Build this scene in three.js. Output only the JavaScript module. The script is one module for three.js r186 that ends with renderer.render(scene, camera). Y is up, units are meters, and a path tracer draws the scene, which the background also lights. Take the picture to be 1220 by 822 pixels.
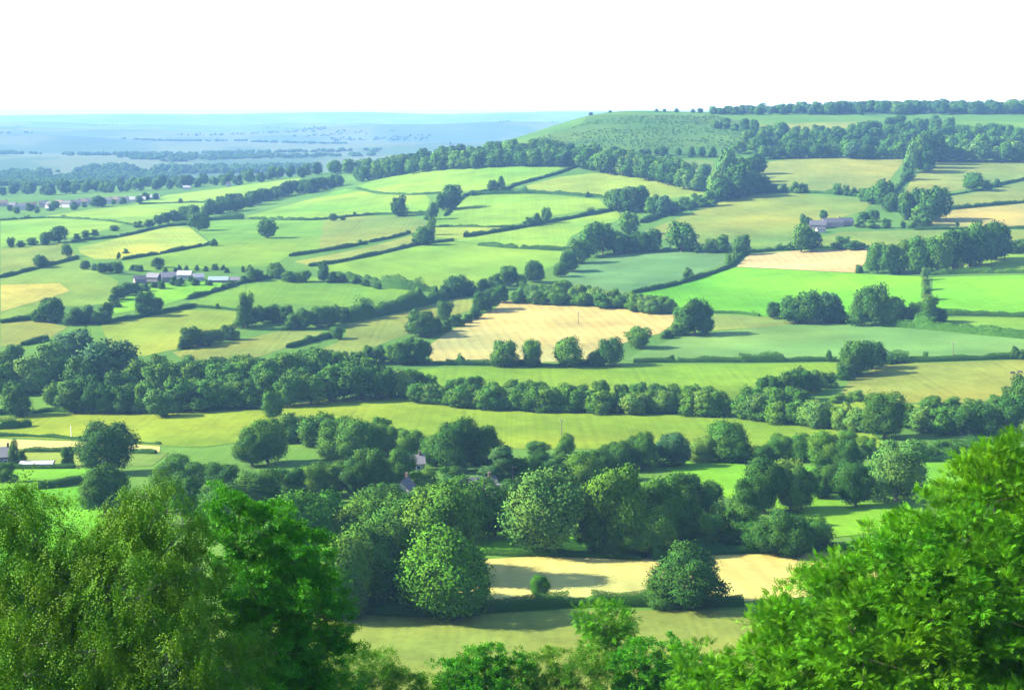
import * as THREE from 'three';
import { mergeGeometries } from 'three/addons/utils/BufferGeometryUtils.js';

// ------------------------------------------------------------------ camera, sky, sun, exposure
const scene = new THREE.Scene();
const EYE = 115;                                    // metres above the valley floor
const camera = new THREE.PerspectiveCamera(2 * Math.atan(411 / 1800) * 180 / Math.PI, 1220 / 822, 0.5, 40000);
camera.position.set(0, EYE, 0);
camera.rotation.set(-Math.atan(276 / 1800), 0, 0);
const renderer = new THREE.WebGLRenderer({ antialias: true });
renderer.toneMapping = THREE.LinearToneMapping;
renderer.toneMappingExposure = 5;
renderer.shadowMap.enabled = true;

const sunHeight = 32 * Math.PI / 180, sunAhead = 2 * Math.PI / 180;
const sunDirection = new THREE.Vector3(-Math.cos(sunHeight) * Math.cos(sunAhead), Math.sin(sunHeight), -Math.cos(sunHeight) * Math.sin(sunAhead));
{ // hazy summer sky: white at the horizon, soft blue overhead, brighter round the sun
  const W = 256, H = 128, data = new Float32Array(W * H * 4), d = new THREE.Vector3();
  for (let r = 0; r < H; r++) for (let c = 0; c < W; c++) {
    const up = ((r + 0.5) / H - 0.5) * Math.PI, round = ((c + 0.5) / W - 0.5) * 2 * Math.PI;
    d.set(Math.cos(round) * Math.cos(up), Math.sin(up), Math.sin(round) * Math.cos(up));
    const t = Math.pow(1 - Math.max(0, d.y), 2.6), glow = 0.45 * Math.pow(Math.max(0, d.dot(sunDirection)), 8);
    const i = (r * W + c) * 4;
    data[i] = 0.09 + (0.38 - 0.09) * t + glow; data[i + 1] = 0.18 + (0.39 - 0.18) * t + glow * 0.95; data[i + 2] = 0.36 + (0.41 - 0.36) * t + glow * 0.85; data[i + 3] = 1;
  }
  const sky = new THREE.DataTexture(data, W, H, THREE.RGBAFormat, THREE.FloatType);
  sky.mapping = THREE.EquirectangularReflectionMapping; sky.magFilter = THREE.LinearFilter; sky.needsUpdate = true;
  scene.background = sky; scene.environment = sky;
}
const sun = new THREE.DirectionalLight(new THREE.Color(1, 0.92, 0.74), 5);
sun.position.copy(sunDirection).multiplyScalar(3000).add(new THREE.Vector3(0, 0, -900));
sun.target.position.set(0, 0, -900); scene.add(sun.target);
sun.castShadow = true; sun.shadow.radius = 1; sun.shadow.mapSize.set(4096, 4096);
Object.assign(sun.shadow.camera, { left: -1400, right: 1400, top: 1400, bottom: -1400, near: 10, far: 7000 });
sun.name = 'sun'; scene.add(sun);
scene.fog = new THREE.FogExp2(new THREE.Color().setRGB(0.27, 0.53, 1.0), 0.000088);

// ------------------------------------------------------------------ map of the place (x to the east, distance to the north, metres)
const terrain = [
  [-154.2,305.0,-80.048],
  [-52.5,305.0,-17.276],
  [0.0,305.0,-12.461],
  [49.1,305.0,29.144],
  [150.8,305.0,104.898],
  [-183.0,362.0,265.408],
  [-62.3,362.0,191.132],
  [58.3,362.0,-30.986],
  [179.0,362.0,12.11],
  [-217.4,430.0,-185.998],
  [-145.7,430.0,-76.566],
  [-74.1,430.0,-73.212],
  [0.0,430.0,-44.823],
  [69.3,430.0,-23.109],
  [145.7,430.0,99.435],
  [212.6,430.0,-32.457],
  [-267.9,530.0,-11.667],
  [-179.6,530.0,-40.245],
  [-91.3,530.0,107.609],
  [0.0,530.0,1.728],
  [85.4,530.0,-84.092],
  [179.6,530.0,44.739],
  [262.1,530.0,-64.78],
  [-343.8,680.0,-75.393],
  [-230.4,680.0,47.619],
  [-117.1,680.0,3.215],
  [0.0,680.0,24.666],
  [109.6,680.0,-72.897],
  [230.4,680.0,109.352],
  [336.2,680.0,-111.289],
  [-434.8,860.0,-2.654],
  [-291.4,860.0,70.163],
  [-148.1,860.0,-15.022],
  [0.0,860.0,-28.777],
  [138.6,860.0,-43.641],
  [291.4,860.0,122.543],
  [425.2,860.0,29.05],
  [-546.0,1080.0,30.591],
  [-366.0,1080.0,-41.272],
  [-186.0,1080.0,92.883],
  [0.0,1080.0,-40.19],
  [174.0,1080.0,4.124],
  [366.0,1080.0,-20.87],
  [534.0,1080.0,-35.261],
  [-657.2,1300.0,-1.258],
  [-440.6,1300.0,-27.753],
  [-332.2,1300.0,82.792],
  [-223.9,1300.0,-58.927],
  [-115.6,1300.0,-75.732],
  [0.0,1300.0,81.584],
  [137.2,1300.0,-91.799],
  [281.7,1300.0,93.927],
  [440.6,1300.0,-5.451],
  [642.8,1300.0,-0.902],
  [-808.9,1600.0,1.679],
  [-542.2,1600.0,-4.011],
  [-408.9,1600.0,64.214],
  [-275.6,1600.0,-14.867],
  [-186.7,1600.0,-245.707],
  [-97.8,1600.0,180.995],
  [0.0,1600.0,159.823],
  [124.4,1600.0,-143.704],
  [346.7,1600.0,11.176],
  [542.2,1600.0,-35.759],
  [791.1,1600.0,-49.625],
  [-910.0,1800.0,-0.153],
  [-610.0,1800.0,-1.644],
  [-460.0,1800.0,-13.445],
  [-310.0,1800.0,61.779],
  [-210.0,1800.0,-236.902],
  [-110.0,1800.0,78.68],
  [0.0,1800.0,-115.388],
  [70.0,1800.0,266.03],
  [140.0,1800.0,-103.504],
  [290.0,1800.0,-8.765],
  [610.0,1800.0,35.632],
  [890.0,1800.0,14.215],
  [-1011.1,2000.0,8.023],
  [-677.8,2000.0,0.501],
  [-511.1,2000.0,12.235],
  [-344.4,2000.0,-23.937],
  [-233.3,2000.0,52.789],
  [-122.2,2000.0,153.12],
  [-55.6,2000.0,-49.067],
  [0.0,2000.0,-137.21],
  [55.6,2000.0,-505.407],
  [100.0,2000.0,922.592],
  [211.1,2000.0,-332.882],
  [433.3,2000.0,-33.972],
  [677.8,2000.0,-44.074],
  [988.9,2000.0,-49.131],
  [-1086.9,2150.0,-20.947],
  [-728.6,2150.0,14.451],
  [-549.4,2150.0,-45.057],
  [-370.3,2150.0,40.396],
  [-250.8,2150.0,62.249],
  [-131.4,2150.0,-104.811],
  [0.0,2150.0,-560.528],
  [107.5,2150.0,844.973],
  [226.9,2150.0,-180.592],
  [465.8,2150.0,46.882],
  [728.6,2150.0,80.577],
  [1063.1,2150.0,104.445],
  [-1263.9,2500.0,14.211],
  [-847.2,2500.0,23.738],
  [-430.6,2500.0,1.091],
  [0.0,2500.0,-92.793],
  [263.9,2500.0,-5.387],
  [847.2,2500.0,-69.288],
  [1236.1,2500.0,-17.445],
  [-130.0,-40.0,-1054.407],
  [-60.0,-40.0,-1158.606],
  [0.0,-40.0,-968.181],
  [60.0,-40.0,-1149.915],
  [130.0,-40.0,-1075.247],
  [-130.0,0.0,3354.779],
  [-60.0,0.0,2850.474],
  [0.0,0.0,2838.13],
  [60.0,0.0,2855.866],
  [130.0,0.0,3360.073],
  [-130.0,15.0,-1218.971],
  [-60.0,15.0,-1332.354],
  [0.0,15.0,-1318.623],
  [60.0,15.0,-1331.337],
  [130.0,15.0,-1221.741],
  [-130.0,30.0,-15.804],
  [-60.0,30.0,-56.973],
  [0.0,30.0,3.426],
  [60.0,30.0,-53.993],
  [130.0,30.0,-17.828],
  [-130.0,60.0,-995.579],
  [-60.0,60.0,-798.883],
  [0.0,60.0,-739.305],
  [60.0,60.0,-794.045],
  [130.0,60.0,-999.246],
  [-130.0,100.0,155.711],
  [-60.0,100.0,278.184],
  [0.0,100.0,213.555],
  [60.0,100.0,285.893],
  [130.0,100.0,151.59],
  [-130.0,150.0,237.96],
  [-60.0,150.0,346.457],
  [0.0,150.0,231.807],
  [60.0,150.0,354.976],
  [130.0,150.0,224.829],
  [-130.0,200.0,-827.844],
  [-60.0,200.0,-514.78],
  [0.0,200.0,-567.587],
  [60.0,200.0,-489.288],
  [130.0,200.0,-783.832],
  [-130.0,245.0,402.401],
  [-60.0,245.0,341.646],
  [0.0,245.0,269.801],
  [60.0,245.0,375.943],
  [130.0,245.0,218.468]
];
const plane = [87.519,11.9868,-70.7097];
const fields = [
  ["light green strip of pasture below the distant village","lime",0,0,0.12,[[-485.9,1435.1],[-461.7,1472.7],[-390.8,1413.8],[-345.5,1352.7],[-341.2,1293.1],[-352.3,1218.8],[-360.7,1179.1],[-386.5,1157.8],[-384.6,1132.8]]],
  ["pasture strip above a thin hedge, sloping up to the far tree belt","lime",0,0,0.12,[[-415.2,1628.6],[-412.1,1815.4],[-328.1,1913.8],[-265.6,1922.1],[-266.9,1821.2],[-294.6,1745.3],[-293.0,1627.2],[-363.0,1658.7],[-408.0,1654.6]]],
  ["pasture below a thin hedge and beside the distant village","lime",0,0,0.12,[[-459.2,1483.4],[-439.3,1584.9],[-407.0,1631.8],[-359.7,1643.5],[-289.3,1606.8],[-319.8,1559.1],[-328.3,1443.6],[-333.1,1348.2],[-396.0,1427.0]]],
  ["dull pale green pasture around two lone round trees","dull",1,0,0.12,[[-382.5,1126.5],[-373.4,1137.1],[-346.2,1163.1],[-324.4,1110.0],[-306.6,1062.5],[-314.2,1006.1],[-324.5,952.9]]],
  ["yellow-green mown meadow between two clipped hedges","yellow",1,0.3,0.12,[[-325.1,1127.8],[-312.6,1196.2],[-294.4,1309.0],[-275.5,1288.6],[-232.2,1150.1],[-227.4,1122.9],[-246.8,1081.1],[-269.6,1040.6],[-289.8,1044.2],[-311.1,1084.7]]],
  ["large green pasture around the solitary shade tree","grass",0,0,0.12,[[-273.5,1357.5],[-240.4,1353.7],[-163.9,1312.6],[-138.9,1085.0],[-154.7,1047.9],[-161.0,995.9],[-183.2,995.6],[-224.4,981.2],[-251.1,978.6],[-267.2,1031.0],[-244.4,1070.2],[-224.8,1116.2],[-230.2,1149.7],[-268.6,1279.1]]],
  ["dull olive pasture beside the solitary shade tree","dull",1,0,0.12,[[-163.9,1312.6],[-140.6,1333.4],[-89.7,1304.5],[-69.5,1251.9],[-75.4,1179.9],[-107.4,1136.0],[-138.9,1085.0]]],
  ["light green pasture under a thick band of dark trees","lime",0,0,0.12,[[-245.2,1389.6],[-228.3,1470.5],[-193.9,1629.3],[-180.0,1642.9],[-132.9,1500.0],[-82.8,1451.7],[-76.6,1412.1],[-75.3,1330.7],[-103.8,1336.5],[-126.8,1344.2],[-181.5,1334.8],[-225.7,1355.5]]],
  ["long bright pasture along the foot of the wood","lime",0,0,0.12,[[-168.9,1650.7],[-144.9,1691.5],[-103.5,1702.9],[-44.8,1623.8],[8.8,1592.4],[60.5,1565.5],[33.4,1512.7],[4.1,1477.7],[-28.0,1447.2],[-52.0,1446.2],[-88.7,1456.5],[-134.3,1516.8]]],
  ["arched pasture below the wood, beside a dark copse","lime2",0,0,0.12,[[12.0,1447.0],[45.3,1491.6],[83.2,1506.6],[122.0,1472.0],[167.3,1374.3],[170.2,1336.6],[116.6,1315.3],[93.6,1352.5],[61.3,1383.9],[23.3,1404.3]]],
  ["bright pasture between the hedge fork and the dark copse","lime",0,0,0.12,[[-57.0,1370.6],[-39.0,1410.0],[-7.8,1403.1],[30.7,1385.1],[77.7,1336.9],[80.1,1290.4],[56.4,1271.8],[24.1,1241.7],[0.0,1209.9],[-20.1,1206.1],[-61.3,1225.5],[-63.8,1249.2],[-57.8,1303.1]]],
  ["small wedge of pasture between two converging hedges","lime2",0,0,0.12,[[-62.1,1214.7],[-20.0,1201.1],[0.0,1200.2],[-32.0,1150.0],[-41.1,1137.3],[-59.5,1150.2],[-62.4,1182.0]]],
  ["bright pasture above a straight dark hedge","lime",0,0,0.12,[[-32.1,1154.8],[6.6,1188.7],[47.6,1225.0],[87.5,1262.9],[90.2,1232.1],[83.6,1204.9],[58.7,1174.4],[44.1,1133.2],[36.8,1066.9],[6.0,1081.4],[-21.5,1102.5],[-43.9,1128.2]]],
  ["narrow buff strip of grass between two curving hedges","buff",0,0,0.12,[[-147.7,1019.2],[-125.4,1057.3],[-104.0,1099.3],[-77.6,1164.0],[-70.8,1126.7],[-92.4,1071.0],[-119.4,1020.1],[-133.9,1000.4]]],
  ["broad bright pasture with faint cart tracks","lime",2,0.5,0.12,[[-129.7,989.4],[-118.1,1008.5],[-91.3,1057.8],[-67.5,1102.3],[-43.7,1123.4],[-24.5,1102.9],[35.4,1059.0],[30.7,1001.4],[16.2,967.9],[-5.2,936.7],[-17.7,906.0],[-45.6,907.1],[-72.2,923.0],[-96.0,955.4],[-112.7,961.7]]],
  ["green pasture under a hedge of low bushes","grass",0,0,0.12,[[-164.0,926.1],[-152.7,943.1],[-140.1,947.0],[-122.5,954.5],[-110.4,941.5],[-81.7,913.4],[-55.4,901.1],[-63.8,876.9],[-84.0,833.3],[-90.1,824.8],[-104.3,847.1],[-129.2,854.8],[-150.0,845.4]]],
  ["vivid green paddock below the pale farm sheds","vivid2",0,0,0.12,[[-221.3,910.6],[-208.7,934.3],[-180.2,935.2],[-176.8,909.4],[-188.4,875.0],[-197.1,848.5],[-212.1,823.2],[-219.2,815.0],[-225.0,855.6]]],
  ["narrow green paddock beyond a hedge from the farm sheds","grass",0,0,0.12,[[-184.8,857.7],[-173.6,900.2],[-164.5,926.0],[-148.6,837.0],[-180.1,846.6]]],
  ["yellowish pasture above the riverside wood","olive",0,0,0.12,[[-215.0,782.3],[-191.1,832.2],[-153.1,828.5],[-142.8,778.3],[-148.6,724.4],[-163.9,710.9],[-172.2,695.6],[-193.9,718.5]]],
  ["dull green pasture around a pale mown patch","dull2",0,0,0.12,[[-323.2,948.9],[-300.6,1041.3],[-276.9,992.9],[-245.1,933.9],[-225.0,855.6],[-240.1,841.0],[-258.8,840.4],[-270.1,789.6]]],
  ["pale yellow mown patch in a dull green pasture","straw2",1,0,0.26,[[-313.0,918.6],[-278.7,924.0],[-263.7,893.4],[-267.2,868.6],[-280.8,821.8]]],
  ["buff pasture corner beside a round dark tree","buff",0,0,0.12,[[-269.3,787.2],[-255.4,799.3],[-231.1,777.3],[-231.4,749.1],[-240.4,731.2],[-248.6,724.9]]],
  ["buff triangular field above the riverside wood","buff",1,0,0.12,[[-160.9,706.3],[-133.2,740.9],[-120.3,765.8],[-98.9,765.8],[-91.6,747.9],[-107.4,721.2],[-119.8,686.8],[-133.7,678.5],[-150.1,683.7]]],
  ["buff grass strip running beside the golden hay field","buff",1,0,0.12,[[-87.1,792.0],[-72.2,805.5],[-56.0,833.3],[-31.9,876.4],[-21.8,867.1],[-23.3,832.4],[-40.3,799.5],[-49.5,767.7],[-58.4,742.2],[-68.1,712.8],[-79.9,675.8],[-87.8,671.7],[-92.5,708.9],[-83.4,742.8]]],
  ["large golden hay field above a row of round trees","hay",3,0.15,0.12,[[-5.8,863.2],[14.5,864.1],[51.4,835.2],[88.1,802.4],[82.0,769.4],[73.3,745.9],[64.2,737.5],[52.6,719.6],[39.8,673.9],[11.3,671.1],[-19.0,675.0],[-37.4,678.3],[-40.6,721.5],[-32.2,764.4],[-18.1,809.6],[-9.4,837.3]]],
  ["blue-green young crop below a dark tree belt","crop",2,1.2,0.12,[[32.8,948.4],[50.6,1008.7],[81.1,1039.7],[126.6,1033.7],[147.5,1010.9],[136.7,973.3],[109.1,930.6],[85.4,899.0],[71.9,886.9],[53.9,875.6],[39.8,890.2]]],
  ["vivid green pasture below the small golden field","vivid",0,0,0.12,[[73.6,877.4],[95.5,899.4],[125.7,938.6],[143.0,956.8],[181.2,927.9],[207.3,906.0],[240.0,877.4],[211.5,770.4],[185.4,769.3],[163.3,766.8],[128.2,788.7],[112.6,804.2],[99.5,807.8],[86.3,811.1],[77.7,841.3]]],
  ["small golden hay field above the vivid green pasture","hay2",3,0,0.12,[[143.5,960.1],[159.3,1010.6],[192.0,1014.5],[237.4,1005.8],[223.5,950.1],[208.0,909.2],[181.8,931.1]]],
  ["vivid green pasture beyond the narrow tree line","vivid",0,0,0.12,[[244.4,872.2],[293.5,862.3],[329.9,856.6],[288.0,745.1],[257.0,751.9],[215.6,766.5]]],
  ["shaded green strip beneath the tall copse","grass",0,0,0.12,[[244.6,885.5],[268.2,907.5],[299.8,944.1],[338.0,995.9],[382.1,995.4],[335.6,871.8],[298.6,877.6],[265.1,879.8]]],
  ["wide blue-green crop with fine drill lines","crop2",2,1.5,0.12,[[51.1,672.9],[61.0,699.7],[77.7,728.0],[100.4,745.3],[122.4,752.0],[148.5,756.6],[161.4,757.3],[178.9,741.5],[198.8,722.9],[217.2,703.2],[235.5,687.2],[261.3,674.0],[249.5,642.5],[221.7,645.8],[178.8,648.2],[144.0,655.9],[108.2,662.6],[82.4,664.9]]],
  ["rough tussocky strip beside the blue-green crop","buff2",0,0,0.12,[[107.3,797.5],[127.4,783.7],[150.8,768.5],[159.9,760.3],[139.6,754.4],[113.9,751.8],[101.0,750.1]]],
  ["rough green meadow above the willow scrub","meadow",1,0,0.12,[[-46.8,638.2],[-40.6,655.6],[-3.7,660.5],[33.3,656.2],[70.6,659.6],[107.1,656.1],[143.1,651.7],[139.0,624.5],[121.1,613.5],[103.2,570.9],[86.3,565.6],[61.5,572.7],[29.0,571.0],[-3.3,580.6],[-37.2,598.8]]],
  ["buff grazed field with two dark cattle","buff",1,0,0.12,[[126.6,574.5],[136.9,603.6],[158.8,640.9],[176.7,640.3],[219.1,638.1],[247.3,636.8],[223.9,574.8],[195.6,567.8],[168.1,540.4],[146.0,549.4],[135.2,556.0]]],
  ["narrow river meadow below the willow scrub","meadow2",1,0,0.12,[[-96.6,550.8],[-81.0,572.9],[-62.9,585.7],[-42.8,582.3],[-22.2,560.9],[3.1,549.8],[27.5,540.7],[57.5,534.7],[79.8,522.2],[96.9,502.7],[117.1,480.1],[114.0,446.0],[85.5,442.6],[73.3,444.7],[44.2,457.8],[23.5,459.9],[7.9,461.2],[-5.3,462.2],[-29.6,473.2],[-45.8,474.7],[-78.9,496.4],[-90.7,515.9]]],
  ["sunlit meadow in front of the riverside wood","meadow2",1,0,0.12,[[-210.5,554.6],[-174.6,560.9],[-146.7,563.5],[-114.8,563.6],[-88.3,557.5],[-78.9,496.4],[-99.9,475.2],[-118.2,484.1],[-144.9,500.6],[-178.0,514.3],[-197.2,518.8]]],
  ["pale yellow ribbon of mown hay beside a tall tree","straw",3,0,0.12,[[-188.4,510.8],[-176.4,509.7],[-145.6,498.1],[-114.9,481.7],[-111.9,468.8],[-140.5,480.4],[-169.2,488.4],[-181.2,490.6]]],
  ["green paddock round the white shed","dull",0,0,0.12,[[-180.5,488.8],[-139.5,476.6],[-108.7,466.3],[-107.0,437.1],[-130.4,440.6],[-155.0,446.4],[-166.1,448.9]]],
  ["flat green paddock below the white shed","vivid2",0,0,0.12,[[-169.4,444.1],[-123.9,435.3],[-107.7,420.4],[-107.5,392.6],[-114.2,388.6],[-124.8,390.6],[-151.1,395.3]]],
  ["vivid green paddock behind the feathery birch","vivid",0,0,0.12,[[-148.1,387.4],[-124.2,388.7],[-115.2,392.3],[-100.5,374.7],[-88.4,314.8],[-91.0,282.3],[-106.3,275.7]]],
  ["bright valley pasture among the hedgerow oaks","vivid2",0,0,0.12,[[31.6,444.6],[47.3,437.6],[69.2,419.3],[91.9,414.2],[116.5,418.0],[153.5,421.9],[136.3,373.5],[89.5,348.0],[68.3,341.4],[53.8,362.3],[44.4,410.6]]],
  ["bright strip of pasture under the dark hedgerow trees","vivid2",0,0,0.12,[[41.3,313.6],[48.4,325.0],[59.5,335.2],[77.5,347.7],[102.0,364.7],[90.4,322.0],[60.2,309.0],[46.1,309.0]]],
  ["vivid green strip behind the near hay field","vivid",0,0,0.12,[[-12.2,304.5],[-4.6,319.0],[16.3,315.4],[30.1,309.1],[28.9,296.4],[15.3,296.4],[-6.0,298.7]]],
  ["pale hay field behind the clipped hedge","straw",3,0.08,0.12,[[-14.2,274.2],[-8.3,290.0],[6.8,294.0],[25.1,291.6],[58.2,298.0],[77.6,300.4],[71.1,274.5],[52.5,260.1],[40.0,256.6],[28.1,256.1],[13.4,257.8],[1.5,254.2],[-13.1,252.0]]],
  ["grazed olive meadow at the foot of the hill","near",1,0,0.12,[[-51.4,246.9],[-28.8,249.4],[-7.2,248.1],[13.0,250.9],[34.8,250.9],[56.2,249.6],[49.7,219.6],[22.8,186.0],[-22.8,186.1],[-42.8,204.3]]],
  ["sallow grass field between the wood and the hedge","buff2",1,0,0.12,[[248.5,1526.6],[292.8,1561.4],[400.2,1543.8],[343.5,1380.9],[314.8,1307.5],[274.6,1305.4],[241.3,1363.2],[232.3,1449.9]]],
  ["broad pale green field above the slate-roofed farm","dull",1,0.4,0.12,[[102.0,1147.8],[170.2,1280.1],[219.4,1321.4],[253.3,1307.5],[297.6,1249.2],[278.8,1196.9],[244.7,1160.0],[215.8,1109.7],[187.5,1036.8],[151.8,1049.4],[125.6,1074.9],[102.4,1116.6]]],
  ["sallow hillside field beside the shadowed tree belt","buff2",1,0,0.12,[[330.5,1283.8],[373.8,1409.3],[426.9,1516.9],[515.3,1531.2],[585.3,1537.5],[560.1,1470.1],[465.6,1381.0],[413.2,1334.0],[343.7,1266.8]]],
  ["sallow hillside strip between two thin hedges","buff2",1,0,0.12,[[350.6,1216.4],[360.8,1265.1],[406.5,1300.1],[461.6,1368.7],[550.2,1443.6],[478.9,1253.2],[419.2,1240.5],[355.7,1210.9]]],
  ["tan stubble field on the upper slope","tan",3,0,0.12,[[297.5,1104.5],[351.7,1197.0],[414.2,1225.4],[474.9,1242.6],[416.8,1087.6],[370.9,1094.8],[329.2,1097.6]]],
  ["olive pasture below the slate-roofed farm","dull",1,0,0.12,[[190.2,1035.8],[217.0,1069.3],[237.1,1093.9],[278.8,1090.8],[353.6,1078.7],[409.8,1069.0],[385.5,1004.4],[340.9,1004.6],[254.6,1016.9]]],
  ["green strip between two bushy hedges","grass",0,0,0.12,[[207.2,754.3],[253.3,741.0],[283.3,732.3],[270.6,698.7],[243.2,710.6],[219.9,726.0]]],
  ["bright sliver of meadow among the willows","meadow2",0,0,0.12,[[114.7,548.2],[137.0,563.9],[151.5,535.8],[175.8,526.6],[168.4,503.9],[128.5,504.0],[109.9,524.7]]],
  ["bracken-covered hillside rising to the bare brow","bracken",1,0,0.3,[[-22.8,1655.2],[-9.8,1773.2],[41.2,1871.7],[83.8,1904.8],[98.8,1998.6],[162.0,1966.4],[261.0,1980.2],[291.7,1829.2],[250.1,1620.4],[209.3,1580.8],[70.3,1593.0]]],
  ["tan field edge under the ridge trees","buff2",1,0,0.12,[[293.1,1838.3],[359.6,1869.3],[447.0,1891.8],[435.1,1818.9],[353.4,1784.9],[288.7,1779.0]]],
  ["green field edge under the ridge trees","grass",1,0,0.12,[[536.2,1876.3],[635.5,1896.0],[712.0,1905.7],[656.4,1754.5],[538.7,1780.8]]],
  ["small sallow glade between the hill woods","buff2",1,0,0.12,[[160.9,1576.4],[206.2,1556.8],[196.8,1484.9],[162.9,1489.1]]]
];
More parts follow.
